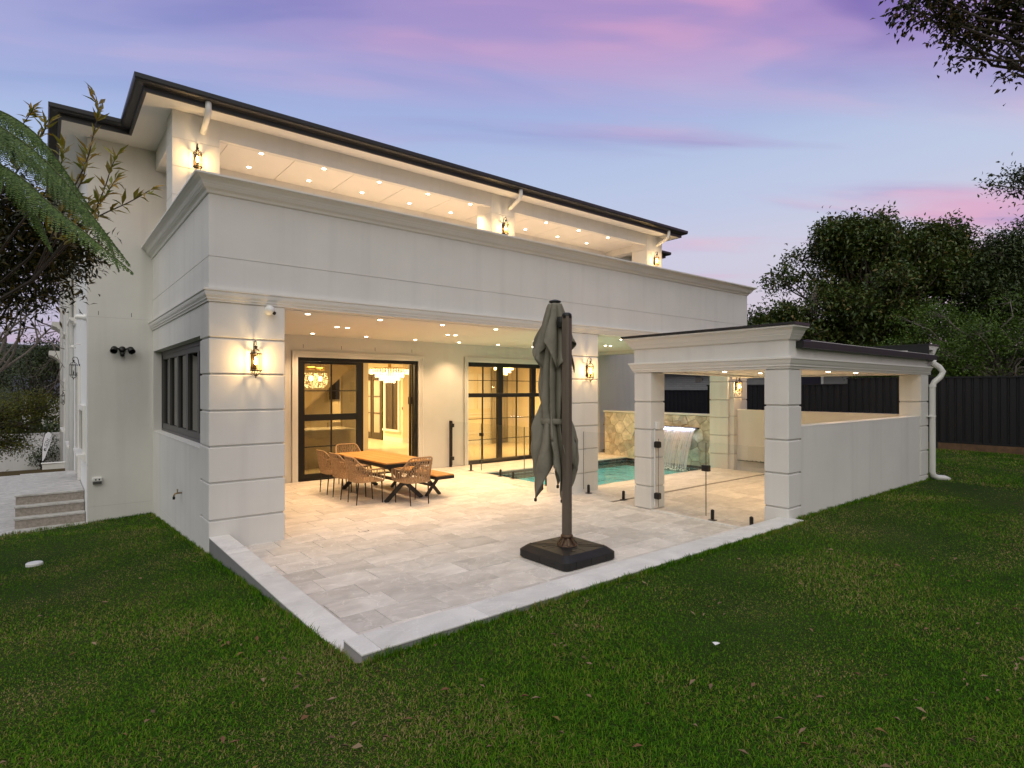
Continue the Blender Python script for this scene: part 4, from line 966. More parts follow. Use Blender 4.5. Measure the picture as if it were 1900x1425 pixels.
def row(first, spots, z, phrase, group):
    """copies of one downlight; each label counts from the corner column"""
    for k, (x, y) in enumerate(spots):
        o = first if first.get('placed') is None and k == 0 else dup(first, (x, y, z))
        if o is first: o.location = (x, y, z); o['placed'] = 1
        o['label'] = phrase % ORD[k]; o['group'] = group
    if 'placed' in first: first['placed'] = 1
d0 = downlight(3.12, 8.80, 3.09, 'x', 'x', P_ALF)
row(d0, [(x, 8.80) for x in (3.12, 4.31, 5.51, 6.70, 7.93, 9.12, 10.31, 11.5)], 3.09, '%s downlight from the corner column in the front row of the alfresco ceiling', 'front row of alfresco downlights')
row(d0, [(x, 11.81) for x in (4.29, 5.46, 6.66, 7.87, 9.06, 10.25, 11.45)], 3.09, '%s downlight from the sliding door end in the rear row of the alfresco ceiling', 'rear row of alfresco downlights')
row(d0, [(x, 10.30) for x in (4.19, 6.58, 8.98, 11.43)], 3.09, 'door-side one of the %s close pair of alfresco downlights from the corner column', 'twin alfresco downlights')
row(d0, [(x, 10.30) for x in (4.39, 6.77, 9.19, 11.63)], 3.09, 'pool-side one of the %s close pair of alfresco downlights from the corner column', 'twin alfresco downlights')
b0 = downlight(3.10, 10.75, 6.10, 'x', 'x', P_BAL)
bx = [2.995, 4.12, 5.245, 6.37, 7.46, 8.61, 9.755, 10.90, 12.035]
row(b0, [(x, 10.75) for x in bx], 6.10, '%s downlight from the corner column in the outer row of the balcony ceiling', 'outer row of balcony downlights')
row(b0, [(x, 11.55) for x in bx], 6.10, '%s downlight from the corner column in the inner row of the balcony ceiling', 'inner row of balcony downlights')
p0 = downlight(9.4, 5.66, 2.262, 'x', 'x', P_PAV)
row(p0, [(9.4, 5.66), (10.74, 5.72), (11.97, 5.9)], 2.262, '%s downlight from the gate in the poolside row of the pavilion ceiling', 'pavilion downlights')
row(p0, [(9.4, 4.5), (10.8, 4.50), (11.97, 4.49)], 2.262, '%s downlight from the gate in the lawn-side row of the pavilion ceiling', 'pavilion downlights')

def lantern(lit=True, power=20):
    """carriage lantern on a wall facing -Y, origin on the wall at mid height of the cage; total height 0.48"""
    t = thing('wall_lantern', 'x', 'wall lantern', (0, 0, 0))
    c = (0, -0.105, 0)
    MB().cham(-0.035, 0.035, -0.018, -0.0005, -0.10, 0.11, 0.006).build('back_plate', M['bronze'], t)
    arm = [(0, -0.012, 0.06), (0, -0.022, 0.14), (0, -0.03, 0.20), (0, -0.05, 0.245), (0, -0.085, 0.255), (0, -0.118, 0.235), (0, -0.122, 0.205), (0, -0.105, 0.188)]
    MB().tube(arm, 0.0065, 8).build('scroll_arm', M['bronze'], t, smooth=True)
    cage = MB()
    for k in range(6):
        an = k * math.pi / 3 + math.pi / 6
        x, y = c[0] + 0.062 * math.cos(an), c[1] + 0.062 * math.sin(an)
        cage.tube([(x, y, -0.115), (x, y, 0.085)], 0.0042, 5)
        cage.tube([(x, y, 0.09), (c[0] + 0.045 * math.cos(an), c[1] + 0.045 * math.sin(an), 0.125), (c[0] + 0.014 * math.cos(an), c[1] + 0.014 * math.sin(an), 0.15)], 0.0042, 5)
        cage.tube([(x, y, -0.12), (c[0] + 0.045 * math.cos(an), c[1] + 0.045 * math.sin(an), -0.155), (c[0] + 0.012 * math.cos(an), c[1] + 0.012 * math.sin(an), -0.18)], 0.0042, 5)
    cage.lathe([(0.060, 0.082), (0.074, 0.085), (0.074, 0.094), (0.060, 0.097)], c, 6, False, math.pi / 6).lathe([(0.060, -0.126), (0.074, -0.123), (0.074, -0.114), (0.060, -0.111)], c, 6, False, math.pi / 6)
    cage.build('cage', M['bronze'], t)
    MB().lathe([(0.0, 0.150), (0.016, 0.150), (0.010, 0.160), (0.022, 0.172), (0.020, 0.184), (0.006, 0.192), (0.0, 0.2)], c, 10).build('crown_knob', M['bronze'], t, smooth=True)
    MB().lathe([(0.0, -0.215), (0.007, -0.21), (0.006, -0.195), (0.016, -0.185), (0.014, -0.178), (0.0, -0.176)], c, 10).build('finial', M['bronze'], t, smooth=True)
    MB().lathe([(0.056, -0.110), (0.056, 0.082)], c, 6, False, math.pi / 6).build('glass', M['lampglass'] if lit else M['clearglass'], t)
    MB().tube([(0, -0.105, -0.105), (0, -0.105, -0.045)], 0.010, 8).build('candle', M['bronze'], t)
    MB().lathe([(0.003, -0.05), (0.017, -0.03), (0.020, -0.005), (0.013, 0.03), (0.003, 0.055)], c, 10).build('bulb', M['bulb'] if lit else M['sensor'], t, smooth=True)
    if lit:
        d = bpy.data.lights.new('lantern_glow', 'POINT'); d.energy = power; d.color = (1.0, 0.66, 0.30); d.shadow_soft_size = 0.03
        o = bpy.data.objects.new('lantern_glow', d); COL.objects.link(o); o.parent = t; o.location = (0, -0.105 - 0.026, 0.0)
    return t
l0 = lantern(); l0.location = (2.062, YF, 2.30); l0['label'] = 'lit bronze lantern on the ground-floor corner column beside the security camera'; l0['group'] = 'lit wall lanterns'
for (x, y, z, lab) in ((8.06, YF, 2.29, 'lit bronze lantern on the ground-floor column behind the closed umbrella'),
                       (1.885, 10.286, 5.545, 'lit bronze lantern on the balcony column at the house corner'),
                       (8.03, 10.286, 5.53, 'lit bronze lantern on the middle balcony column'),
                       (13.44, 10.286, 5.56, 'lit bronze lantern on the balcony column at the far end'),
                       (13.13, 7.62, 2.02, 'lit bronze lantern on the inner rear column of the pool pavilion')):
    dup(l0, (x, y, z), label=lab)
u0 = lantern(False); u0.location = (0.60, 15.05, 2.36); u0.rotation_euler = (0, 0, R(-90)); u0['label'] = 'unlit dark lantern on the side wall above the landing'; u0['group'] = 'unlit side wall lanterns'
dup(u0, (0.60, 22.9, 1.66), R(-90), label='unlit dark lantern farther along the side wall, past the downpipe')

# ================================================================ chandelier and pendants inside
def pendant(x, y, z, label):
    t = thing('pendant_light', label, 'pendant light', (x, y, z), group='pendants over the kitchen island')
    MB().tube([(x, y, 2.92), (x, y, z + 0.3)], 0.006, 6).build('cord', M['bronze'], t)
    MB().lathe([(0.12, 0.24), (0.13, 0.28), (0.12, 0.30)], (x, y, z), 14, False).build('collar', M['gold'], t)
    rr = random.Random(int(x * 100)); b = MB()
    for k in range(130):
        a, h = rr.uniform(0, 6.28), rr.uniform(-0.24, 0.14)
        r_ = 0.19 * math.sqrt(max(0.05, 1 - (h / 0.27) ** 2)) * rr.uniform(0.85, 1.05)
        b.lathe([(0.001, -0.014), (0.011, 0), (0.001, 0.014)], (x + r_ * math.cos(a), y + r_ * math.sin(a), z + h), 4, False)
    stuff(b.build('crystal_drop', M['crystal'], t))
    MB().lathe([(0.005, -0.06), (0.045, -0.03), (0.05, 0.03), (0.005, 0.07)], (x, y, z), 10).build('bulb', M['bulb'], t, smooth=True)
pendant(5.33, 14.8, 2.22, 'round crystal pendant over the island, nearer the door jamb')
pendant(5.72, 15.2, 2.22, 'round crystal pendant over the island, beside the glazing bar')
def chandelier(x, y, z, s, label):
    t = thing('chandelier', label, 'chandelier', (x, y, z), group=None)
    b = MB()
    for k in range(16):
        a = k * math.pi / 8
        b.tube([(x + 0.30 * s * math.cos(a), y + 0.30 * s * math.sin(a), z + 0.02), (x + 0.46 * s * math.cos(a), y + 0.46 * s * math.sin(a), z - 0.05), (x + 0.60 * s * math.cos(a), y + 0.60 * s * math.sin(a), z + 0.06)], 0.012, 5)
    b.lathe([(0.05, 0.5), (0.05, 0.1), (0.5 * s, 0.08), (0.5 * s, 0.1)], (x, y, z), 16, False)
    b.build('frame', M['gold'], t)
    rr = random.Random(9); c = MB()
    for tier, (rad, zz, n_) in enumerate(((0.58, 0.02, 46), (0.42, -0.08, 40), (0.30, -0.17, 30), (0.16, -0.25, 18))):
        for k in range(n_):
            a = k * 2 * math.pi / n_
            for q in range(3):
                c.lathe([(0.002, -0.03), (0.014, 0), (0.002, 0.03)], (x + rad * s * math.cos(a), y + rad * s * math.sin(a), z + zz - q * 0.045 + rr.uniform(-0.01, 0.01)), 4, False)
    stuff(c.build('crystal_drop', M['crystal'], t))
chandelier(8.15, 16.0, 2.50, 1.0, 'tiered crystal chandelier glowing in the open doorway')
chandelier(11.9, 15.2, 2.78, 0.75, 'small dome of crystals glowing behind the window wall')
isl = thing('kitchen_island', 'pale panelled kitchen island with marble top behind the sliding door', 'kitchen island', (5.2, 14.8, 0))
MB().box(3.6, 6.2, 14.36, 15.2, -0.01, 0.89).build('carcass', M['cabinet'], isl)
MB().cham(3.5, 6.3, 14.28, 15.3, 0.891, 0.935, 0.006).build('benchtop', M['benchtop'], isl)
for x in (3.7, 4.95): MB().box(x, x + 1.15, 14.345, 14.359, 0.12, 0.80).box(x + 0.08, x + 1.07, 14.335, 14.3445, 0.2, 0.72).build('door_panel', M['cabinet'], isl)
tp = thing('kitchen_tap', 'tall dark curved tap on the marble island top', 'tap', (5.05, 15.0, 0.935))
MB().tube([(5.05, 15.0, 0.936), (5.05, 15.0, 1.33), (5.06, 14.97, 1.42), (5.08, 14.9, 1.44), (5.1, 14.84, 1.38), (5.1, 14.83, 1.28)], 0.016, 8).build('spout', M['bronze'], tp, smooth=True)
MB().lathe([(0.03, 0), (0.03, 0.03)], (5.05, 15.0, 0.936), 10).build('base', M['bronze'], tp)

# ================================================================ dining set
tb = thing('dining_table', 'rectangular outdoor dining table with honey timber planks and black crossed legs', 'dining table', (4.93, 10.02, 0), R(1.5))
TZ = 0.695
fw = 0.90 / 5
for k in range(5):
    x0 = -0.45 + k * fw
    o = MB().cham(x0 + 0.002, x0 + fw - 0.002, -1.04, 1.04, TZ - 0.026, TZ, 0.003).build('plank', M['teak'], None, base=(0, 0, 0)); o.parent = tb
def local(m, nm, fn, par, **kw):
    b = MB(); fn(b); o = b.build(nm, M[m], None, base=(0, 0, 0), **kw); o.parent = par; return o
local('blackleg', 'apron', lambda b: b.box(-0.452, -0.43, -1.05, 1.05, TZ - 0.085, TZ - 0.0265).box(0.43, 0.452, -1.05, 1.05, TZ - 0.085, TZ - 0.0265).box(-0.4295, 0.4295, -1.05, -1.03, TZ - 0.085, TZ - 0.0265).box(-0.4295, 0.4295, 1.03, 1.05, TZ - 0.085, TZ - 0.0265), tb)
for s in (-1, 1):
    for q, dy in ((1, 0.0), (-1, 0.028)):
        local('blackleg', 'leg', lambda b: b.bar((-0.37 * q, s * 0.86 + dy, 0.0), (0.30 * q, s * 0.86 + dy, TZ - 0.085), 0.027, 0.075, (0, 1, 0)) if False else b.bar((-0.37 * q, s * 0.86 + dy, 0.0), (0.30 * q, s * 0.86 + dy, TZ - 0.086), 0.075, 0.027, (0, 1, 0)), tb)
local('blackleg', 'stretcher', lambda b: b.box(-0.03, 0.03, -0.84, 0.84, 0.30, 0.345), tb)
bn = thing('bench', 'long timber-topped bench with black crossed legs on the pool side of the table', 'bench', (5.56, 9.86, 0), R(1.5))
for k in range(2):
    o = MB().cham(-0.19 + k * 0.19 + 0.002, k * 0.19 - 0.002, -1.03, 1.03, 0.397, 0.42, 0.003).build('plank', M['teak'], None, base=(0, 0, 0)); o.parent = bn
local('blackleg', 'apron', lambda b: b.box(-0.192, -0.175, -1.035, 1.035, 0.345, 0.3965).box(0.175, 0.192, -1.035, 1.035, 0.345, 0.3965).box(-0.1745, 0.1745, -1.035, -1.018, 0.345, 0.3965).box(-0.1745, 0.1745, 1.018, 1.035, 0.345, 0.3965), bn)
for s in (-1, 1):
    for q, dy in ((1, 0.0), (-1, 0.026)):
        local('blackleg', 'leg', lambda b: b.bar((-0.16 * q, s * 0.64 + dy, 0.0), (0.13 * q, s * 0.64 + dy, 0.344), 0.058, 0.024, (0, 1, 0)), bn)
local('blackleg', 'stretcher', lambda b: b.box(-0.02, 0.02, -0.62, 0.62, 0.16, 0.20), bn)

def rr_path(w, d, y0, z, n=10):
    """rounded seat outline, from front left round the back to front right"""
    return [(-w, y0 + d, z), (-w, y0 + d * 0.35, z), (-w * 0.97, y0 - d * 0.55, z), (-w * 0.80, y0 - d * 0.92, z), (-w * 0.45, y0 - d * 1.0, z), (0, y0 - d * 1.02, z), (w * 0.45, y0 - d * 1.0, z), (w * 0.80, y0 - d * 0.92, z), (w * 0.97, y0 - d * 0.55, z), (w, y0 + d * 0.35, z), (w, y0 + d, z)]
def resample(pts, n):
    pts = [Vector(p) for p in pts]
    # Catmull-Rom
    dense = []
    for i in range(len(pts) - 1):
        p0 = pts[max(0, i - 1)]; p1 = pts[i]; p2 = pts[i + 1]; p3 = pts[min(len(pts) - 1, i + 2)]
        for k in range(12):
            t = k / 12
            dense.append(0.5 * ((2 * p1) + (p2 - p0) * t + (2 * p0 - 5 * p1 + 4 * p2 - p3) * t * t + (3 * p1 - p0 - 3 * p2 + p3) * t ** 3))
    dense.append(pts[-1])
    L = [0]
    for a, b in zip(dense, dense[1:]): L.append(L[-1] + (b - a).length)
    out = []; j = 0
    for k in range(n):
        s = L[-1] * k / (n - 1)
        while j < len(L) - 2 and L[j + 1] < s: j += 1
        f = (s - L[j]) / max(1e-9, L[j + 1] - L[j])
        out.append(dense[j].lerp(dense[j + 1], min(1, max(0, f))))
    return out
def chair():
    """woven rope armchair facing +Y, origin on the floor under the seat"""
    t = thing('rope_armchair', 'x', 'armchair', (0, 0, 0), group='rope armchairs round the dining table')
    W_ = 0.245
    seat = rr_path(W_ - 0.01, 0.235, 0.0, 0.385)
    rim = [(-W_ - 0.01, 0.235, 0.40), (-W_ - 0.02, 0.24, 0.55), (-W_ - 0.02, 0.20, 0.592), (-W_ - 0.02, 0.05, 0.592), (-W_ - 0.02, -0.09, 0.60), (-W_ - 0.005, -0.19, 0.68), (-W_ + 0.025, -0.265, 0.77), (-W_ + 0.07, -0.295, 0.80), (-0.09, -0.305, 0.803), (0.09, -0.305, 0.803), (W_ - 0.07, -0.295, 0.80), (W_ - 0.025, -0.265, 0.77), (W_ + 0.005, -0.19, 0.68), (W_ + 0.02, -0.09, 0.60), (W_ + 0.02, 0.05, 0.592), (W_ + 0.02, 0.20, 0.592), (W_ + 0.02, 0.24, 0.55), (W_ + 0.01, 0.235, 0.40)]
    local('rope', 'rim', lambda b: b.tube(resample(rim, 60), 0.014, 8), t, smooth=True)
    local('rope', 'seat_frame', lambda b: b.tube([(W_ - 0.01, 0.235, 0.385), (0, 0.238, 0.385), (-W_ + 0.01, 0.235, 0.385)] + resample(seat, 36), 0.014, 8), t, smooth=True)
    S = resample(seat, 64); Rm = resample(rim, 92)[8:-8]
    b = MB(); n = 44
    for k in range(n):
        a = S[int(k * 63 / (n - 1))]; c = Rm[int(k * (len(Rm) - 1) / (n - 1))]
        b.tube([a, a.lerp(c, 0.5) + Vector((a.x * 0.04, -0.004, 0)), c], 0.0052, 5)
    lo, hi = n * 0.30, n * 0.70                                          # second layer slanting across the backrest
    for k in range(13):
        i0 = lo + (hi - lo) * k / 12
        for sgn in (-7, 7):
            i1 = i0 + sgn
            if i1 < lo - 6 or i1 > hi + 6: continue
            a = S[int(max(0, min(63, i0 * 63 / (n - 1))))]; c = Rm[int(max(0, min(len(Rm) - 1, i1 * (len(Rm) - 1) / (n - 1))))]
            b.tube([a, a.lerp(c, 0.5) + Vector((0, -0.012, 0)), c], 0.0048, 5)
    o = b.build('rope_weave', M['rope'], None, base=(0, 0, 0)); o.parent = t; stuff(o)
    b = MB()
    for k in range(22): b.tube([(-W_ + 0.012, -0.21 + k * 0.0205, 0.387), (0, -0.21 + k * 0.0205, 0.380), (W_ - 0.012, -0.21 + k * 0.0205, 0.387)], 0.0085, 6)
    o = b.build('seat', M['rope'], None, base=(0, 0, 0)); o.parent = t
    for x, y, lean in ((-0.205, 0.215, 0.02), (0.205, 0.215, 0.02), (-0.185, -0.2, -0.03), (0.185, -0.2, -0.03)):
        local('blackleg', 'leg', lambda b: b.tube([(x * 0.94, y + lean, 0.0), (x, y, 0.38)], [0.009, 0.0135], 8), t, smooth=True)
    return t
c0 = chair()
CH = [(4.31, 10.67, -90, 'rope armchair farthest along the wall side of the table, nearest the glazed door leaf'),
      (4.31, 10.04, -90, 'middle rope armchair of the three along the wall side of the table'),
      (4.32, 9.40, -90, 'rope armchair at the near end of the row of three, arm turned to the terrace'),
      (4.93, 8.83, 2, 'rope armchair at the near head of the table, back turned to the umbrella'),
      (4.90, 11.30, 178, 'rope armchair at the far head of the table, facing the terrace')]
c0.location = (CH[0][0], CH[0][1], 0.001); c0.rotation_euler = (0, 0, R(CH[0][2])); c0['label'] = CH[0][3]
for (x, y, a, lab) in CH[1:]: dup(c0, (x, y, 0.001), R(a), label=lab)

# ================================================================ closed cantilever umbrella
um = thing('garden_umbrella', 'closed olive-grey cantilever umbrella tied with a strap on a square black base', 'umbrella', (4.715, 4.84, 0))
B0 = (4.715, 4.84)
def ring8(h, ch, z): return [(B0[0] + sx_ * a, B0[1] + sy2 * b_, z) for sx_, sy2, a, b_ in ((1, -1, h - ch, h), (1, -1, h, h - ch), (1, 1, h, h - ch), (1, 1, h - ch, h), (-1, 1, h - ch, h), (-1, 1, h, h - ch), (-1, -1, h, h - ch), (-1, -1, h - ch, h))]
def round_ring(h, rad, z):
    o_ = []
    for q, (cx_, cy2) in enumerate(((1, 1), (-1, 1), (-1, -1), (1, -1))):
        for k in range(5):
            an = (q * 90 + k * 22.5) * math.pi / 180
            o_.append((B0[0] + cx_ * (h - rad) + rad * math.cos(an), B0[1] + cy2 * (h - rad) + rad * math.sin(an), z))
    return o_
b = MB(); rings = [round_ring(0.39, 0.07, 0.004), round_ring(0.405, 0.07, 0.02), round_ring(0.405, 0.07, 0.092), round_ring(0.394, 0.07, 0.102), round_ring(0.335, 0.05, 0.148), round_ring(0.328, 0.05, 0.150)]
vs_ = [p for r_ in rings for p in r_]; fs = [tuple(range(19, -1, -1)), tuple(range(100, 120))]
for i in range(5):
    for k in range(20): fs.append((i * 20 + k, i * 20 + (k + 1) % 20, (i + 1) * 20 + (k + 1) % 20, (i + 1) * 20 + k))
b.add(vs_, fs); base_o = b.build('base', M['plastic'], um)
for an in range(4):                                                       # seams of the four tanks, ribs on top and feet
    c_, s_ = (1, 0), (0, 1)
    d_ = ((1, 0), (0, 1), (-1, 0), (0, -1))[an]; n_ = (-d_[1], d_[0])
    P_ = lambda a, w: (B0[0] + d_[0] * a + n_[0] * w, B0[1] + d_[1] * a + n_[1] * w)
    bb = MB()
    q = [P_(0.402, -0.008), P_(0.402, 0.004)]
    bb.bar((*P_(0.4048, -0.02), 0.02), (*P_(0.4048, -0.02), 0.098), 0.005, 0.006, (d_[0], d_[1], 0)).bar((*P_(0.4048, 0.22), 0.02), (*P_(0.4048, 0.22), 0.098), 0.005, 0.006, (d_[0], d_[1], 0)).bar((*P_(0.4048, -0.25), 0.02), (*P_(0.4048, -0.25), 0.098), 0.005, 0.006, (d_[0], d_[1], 0))
    bb.bar((*P_(0.10, -0.02), 0.1505), (*P_(0.32, -0.02), 0.1505), 0.006, 0.004)
    bb.build('seam', M['black'], base_o)
    e_ = ((1, 1), (-1, 1), (-1, -1), (1, -1))[an]
    rb = MB()
    for w in (-0.028, 0.028):
        ux, uy = e_[0] * 0.7071, e_[1] * 0.7071
        rb.bar((B0[0] + ux * 0.13 - uy * w, B0[1] + uy * 0.13 + ux * w, 0.1515), (B0[0] + ux * 0.43 - uy * w, B0[1] + uy * 0.43 + ux * w, 0.1515), 0.022, 0.006)
    rb.build('rib', M['plastic'], base_o)
    hx, hy = P_(0.235, -0.13)
    MB().lathe([(0.0, 0), (0.028, 0), (0.028, 0.004), (0.022, 0.005)], (hx, hy, 0.1495), 14).build('filler_cap', M['black'], base_o)
MB().lathe([(0.0, 0), (0.014, 0.0), (0.014, 0.006), (0.008, 0.007)], (0, 0, 0), 12).build('plug', M['black'], base_o)
pl_ = [o for o in base_o.children if o.name.startswith('plug')][0]
pl_.data.transform(Matrix.Translation(Vector((4.312, 4.66, 0.05)) - root_loc(base_o)) @ Matrix.Rotation(R(-90), 4, 'Y') @ Matrix.Translation(root_loc(base_o)))
MB().lathe([(0.12, 0.1505), (0.118, 0.158), (0.085, 0.165), (0.066, 0.195), (0.056, 0.225), (0.056, 0.235), (0.070, 0.24), (0.072, 0.262), (0.062, 0.275), (0.05, 0.278)], (*B0, 0), 20).build('foot_socket', M['rust'], um, smooth=True)
for k in range(8):
    a = k * math.pi / 4 + 0.2
    MB().bar((B0[0] + 0.115 * math.cos(a), B0[1] + 0.115 * math.sin(a), 0.164), (B0[0] + 0.062 * math.cos(a), B0[1] + 0.062 * math.sin(a), 0.236), 0.022, 0.012).build('gusset', M['rust'], um)
pp_ = [(-0.050, -0.03), (-0.03, -0.05), (0.03, -0.05), (0.050, -0.03), (0.050, 0.03), (0.03, 0.05), (-0.03, 0.05), (-0.050, 0.03)]
ca, sa = math.cos(R(10)), math.sin(R(10))
vs_ = [(B0[0] + x * ca - y * sa, B0[1] + x * sa + y * ca, z) for z in (0.27, 2.79) for x, y in pp_]
MB().add(vs_, [tuple(range(7, -1, -1)), tuple(range(8, 16))] + [(k, (k + 1) % 8, 8 + (k + 1) % 8, 8 + k) for k in range(8)]).build('pole', M['pole'], um)
MB().lathe([(0.0, 0.04), (0.03, 0.038), (0.055, 0.022), (0.058, 0.0), (0.054, -0.03)], (*B0, 2.795), 14).build('pole_cap', M['black'], um, smooth=True)
AXC = (4.75, 5.08)                                                       # axis of the furled canopy
MB().bar((B0[0], B0[1], 2.72), (AXC[0], AXC[1], 2.80), 0.05, 0.06).lathe([(0.045, -0.06), (0.05, 0), (0.045, 0.06)], ((B0[0] * 2 + AXC[0]) / 3 - 0.03, (B0[1] * 2 + AXC[1]) / 3, 2.73), 12).build('arm_joint', M['black'], um)
MB().tube([(AXC[0], AXC[1], 1.35), (AXC[0], AXC[1], 2.99)], 0.022, 8).build('mast', M['black'], um)
MB().lathe([(0.03, -0.02), (0.075, 0.0), (0.07, 0.014), (0.02, 0.03)], (*AXC, 2.985), 14).build('hub_cap', M['dark'], um, smooth=True)
def cloth(name, zt, prof, zfun, nrib, depth, seed, th0=0.0, nz=46, nt=150, skew=(0, 0)):
    """furled fabric: prof(s)->radius for s 0..1 down the cloth, pleated round nrib ribs, hem at zfun(theta)"""
    V_, F_ = [], []
    rr = random.Random(seed); ph = [rr.uniform(-0.25, 0.25) for _ in range(nrib)]; am = [rr.uniform(0.75, 1.2) for _ in range(nrib)]
    for i in range(nz):
        s = i / (nz - 1)
        for k in range(nt):
            th = 2 * math.pi * k / nt
            u = (th / (2 * math.pi) * nrib) % nrib; q = int(u) % nrib; f = u - int(u)
            f2 = min(1, max(0, f + ph[q] * math.sin(math.pi * f) * (0.5 + s)))
            f2 = f2 ** 1.35; pleat = 0.75 * abs(1 - 2 * f2) + 0.25 * abs(math.cos(math.pi * f2))
            zb = zfun(th); z = zt + (zb - zt) * s
            r_ = prof(s) * (1 - depth * (0.35 + 0.65 * min(1, s * 2.2)) * (1 - pleat) * am[q]) * (1 + 0.03 * math.sin(17 * z + q * 2))
            tw = th + th0 + 0.25 * math.sin(3.1 * z + q) * s
            V_.append((AXC[0] + skew[0] * s + r_ * math.cos(tw), AXC[1] + skew[1] * s + r_ * math.sin(tw), z + 0.015 * math.sin(5 * th + 9 * s) * s))
    for i in range(nz - 1):
        for k in range(nt): F_.append((i * nt + k, i * nt + (k + 1) % nt, (i + 1) * nt + (k + 1) % nt, (i + 1) * nt + k))
    o = np_mesh(name, V_, F_, M['canvas'], um, smooth=True)
    so = o.modifiers.new('cloth_thickness', 'SOLIDIFY'); so.thickness = 0.004
    return o
def lerp_prof(pts):
    def f(s):
        for (a, ra), (b_, rb_) in zip(pts, pts[1:]):
            if s <= b_:
                t = (s - a) / (b_ - a); t = t * t * (3 - 2 * t) if False else t
                return ra + (rb_ - ra) * t
        return pts[-1][1]
    return f
tri = lambda th, n, p: abs(((th * n / (2 * math.pi) + p) % 1.0) * 2 - 1)
can = cloth('canopy', 2.93, lerp_prof([(0, 0.05), (0.12, 0.105), (0.3, 0.155), (0.5, 0.195), (0.60, 0.185), (0.645, 0.168), (0.69, 0.20), (0.82, 0.285), (1.0, 0.275)]),
            lambda th: 0.76 + 0.42 * tri(th, 5, 0.30) ** 0.85 - 0.10 * (1 if math.cos(th - 3.6) > 0.3 else 0), 9, 0.62, 4, 0.25)
skirt = cloth('vent_flap', 2.965, lerp_prof([(0, 0.08), (0.06, 0.095), (0.5, 0.165), (1.0, 0.262)]), lambda th: 2.53 - 0.38 * (1 - tri(th, 4, 0.12)) ** 1.3, 8, 0.55, 8, 0.6, nz=24)
MB().lathe([(0.178, 1.54), (0.182, 1.545), (0.182, 1.60), (0.178, 1.605)], (*AXC, 0), 40, False).build('tie_strap', M['canvas'], um, smooth=True)
hem = sorted(((v_.co.z, v_.co.copy()) for v_ in can.data.vertices), key=lambda q: q[0])
tips_ = []
for z_, co_ in hem:
    if all((co_ - q).length > 0.16 for q in tips_): tips_.append(co_)
    if len(tips_) == 4: break
for co_ in tips_:
    p_ = co_ + root_loc(um)
    MB().cham(p_.x - 0.015, p_.x + 0.015, p_.y - 0.013, p_.y + 0.013, p_.z - 0.022, p_.z + 0.018, 0.005).build('rib_tip', M['black'], um)

# ================================================================ small fixtures
cm = thing('security_camera', 'white dome security camera fixed high on the corner column', 'security camera', (2.25, YF, 2.955))
MB().lathe([(0.062, 0), (0.062, 0.028), (0.056, 0.034)], (0, 0, 0), 18).build('mount', M['sensor'], cm); MB().lathe([(0.055, 0.030), (0.052, 0.07), (0.036, 0.095), (0.0, 0.102)], (0, 0, 0), 18, False).build('dome', M['sensor'], cm, smooth=True)
MB().lathe([(0.0, 0.088), (0.022, 0.09), (0.022, 0.106), (0.0, 0.108)], (0, 0, 0), 12).build('lens', M['black'], cm)
def orient(t, rot):
    for ch in t.children: ch.data.transform(Matrix.Translation(t.location)); ch.data.transform(rot)
orient(cm, Matrix.Rotation(R(90), 4, 'X'))
lens = [c for c in cm.children if c.name.startswith('lens')][0]
lens.data.transform(Matrix.Rotation(R(28), 4, 'Z') @ Matrix.Rotation(R(24), 4, 'X'))
fl = thing('flood_light', 'black twin-head floodlight with motion sensor on the grey rendered wall', 'floodlight', (1.09, YB, 2.65))
MB().lathe([(0.055, 0.0), (0.055, 0.05), (0.045, 0.07), (0.0, 0.075)], (1.09, YB, 2.65), 16).build('base', M['black'], fl, smooth=True)
fl.children[0].data.transform(Matrix.Rotation(R(90), 4, 'X'))
for s in (-1, 1):
    h = MB().lathe([(0.03, 0.0), (0.05, 0.03), (0.056, 0.12), (0.05, 0.125)], (0, 0, 0), 16, False).build('lamp_head', M['black'], None, base=(0, 0, 0), smooth=True); h.parent = fl
    g_ = MB().lathe([(0.0, 0.10), (0.050, 0.10)], (0, 0, 0), 16, False).build('lamp_glass', M['darkglass'], None, base=(0, 0, 0)); g_.parent = h
    h.data.transform(Matrix.Translation((s * 0.11, -0.06, 0.03)) @ Matrix.Rotation(R(s * 16), 4, 'Z') @ Matrix.Rotation(R(128), 4, 'X'))
    g_.data.transform(Matrix.Translation((s * 0.11, -0.06, 0.03)) @ Matrix.Rotation(R(s * 16), 4, 'Z') @ Matrix.Rotation(R(128), 4, 'X'))
    MB().tube([(1.09 + s * 0.045, YB - 0.05, 2.65), (1.09 + s * 0.10, YB - 0.06, 2.68)], 0.015, 8).build('bracket', M['black'], fl)
MB().lathe([(0.0, -0.10), (0.03, -0.095), (0.036, -0.06), (0.036, -0.03), (0.0, -0.02)], (1.09, YB - 0.075, 2.62), 14).build('sensor_eye', M['black'], fl, smooth=True)
po = thing('power_outlet', 'white weatherproof power outlet low on the grey rendered wall', 'power outlet', (0.73, YB, 0.37))
MB().cham(0.66, 0.80, YB - 0.04, YB - 0.0005, 0.355, 0.425, 0.008).build('housing', M['sensor'], po)
MB().box(0.668, 0.792, YB - 0.048, YB - 0.01, 0.31, 0.354).build('cover_flap', M['grey_frame'], po)
for x in (0.70, 0.75): MB().box(x, x + 0.02, YB - 0.043, YB - 0.0405, 0.375, 0.40).build('switch', M['black'], po)
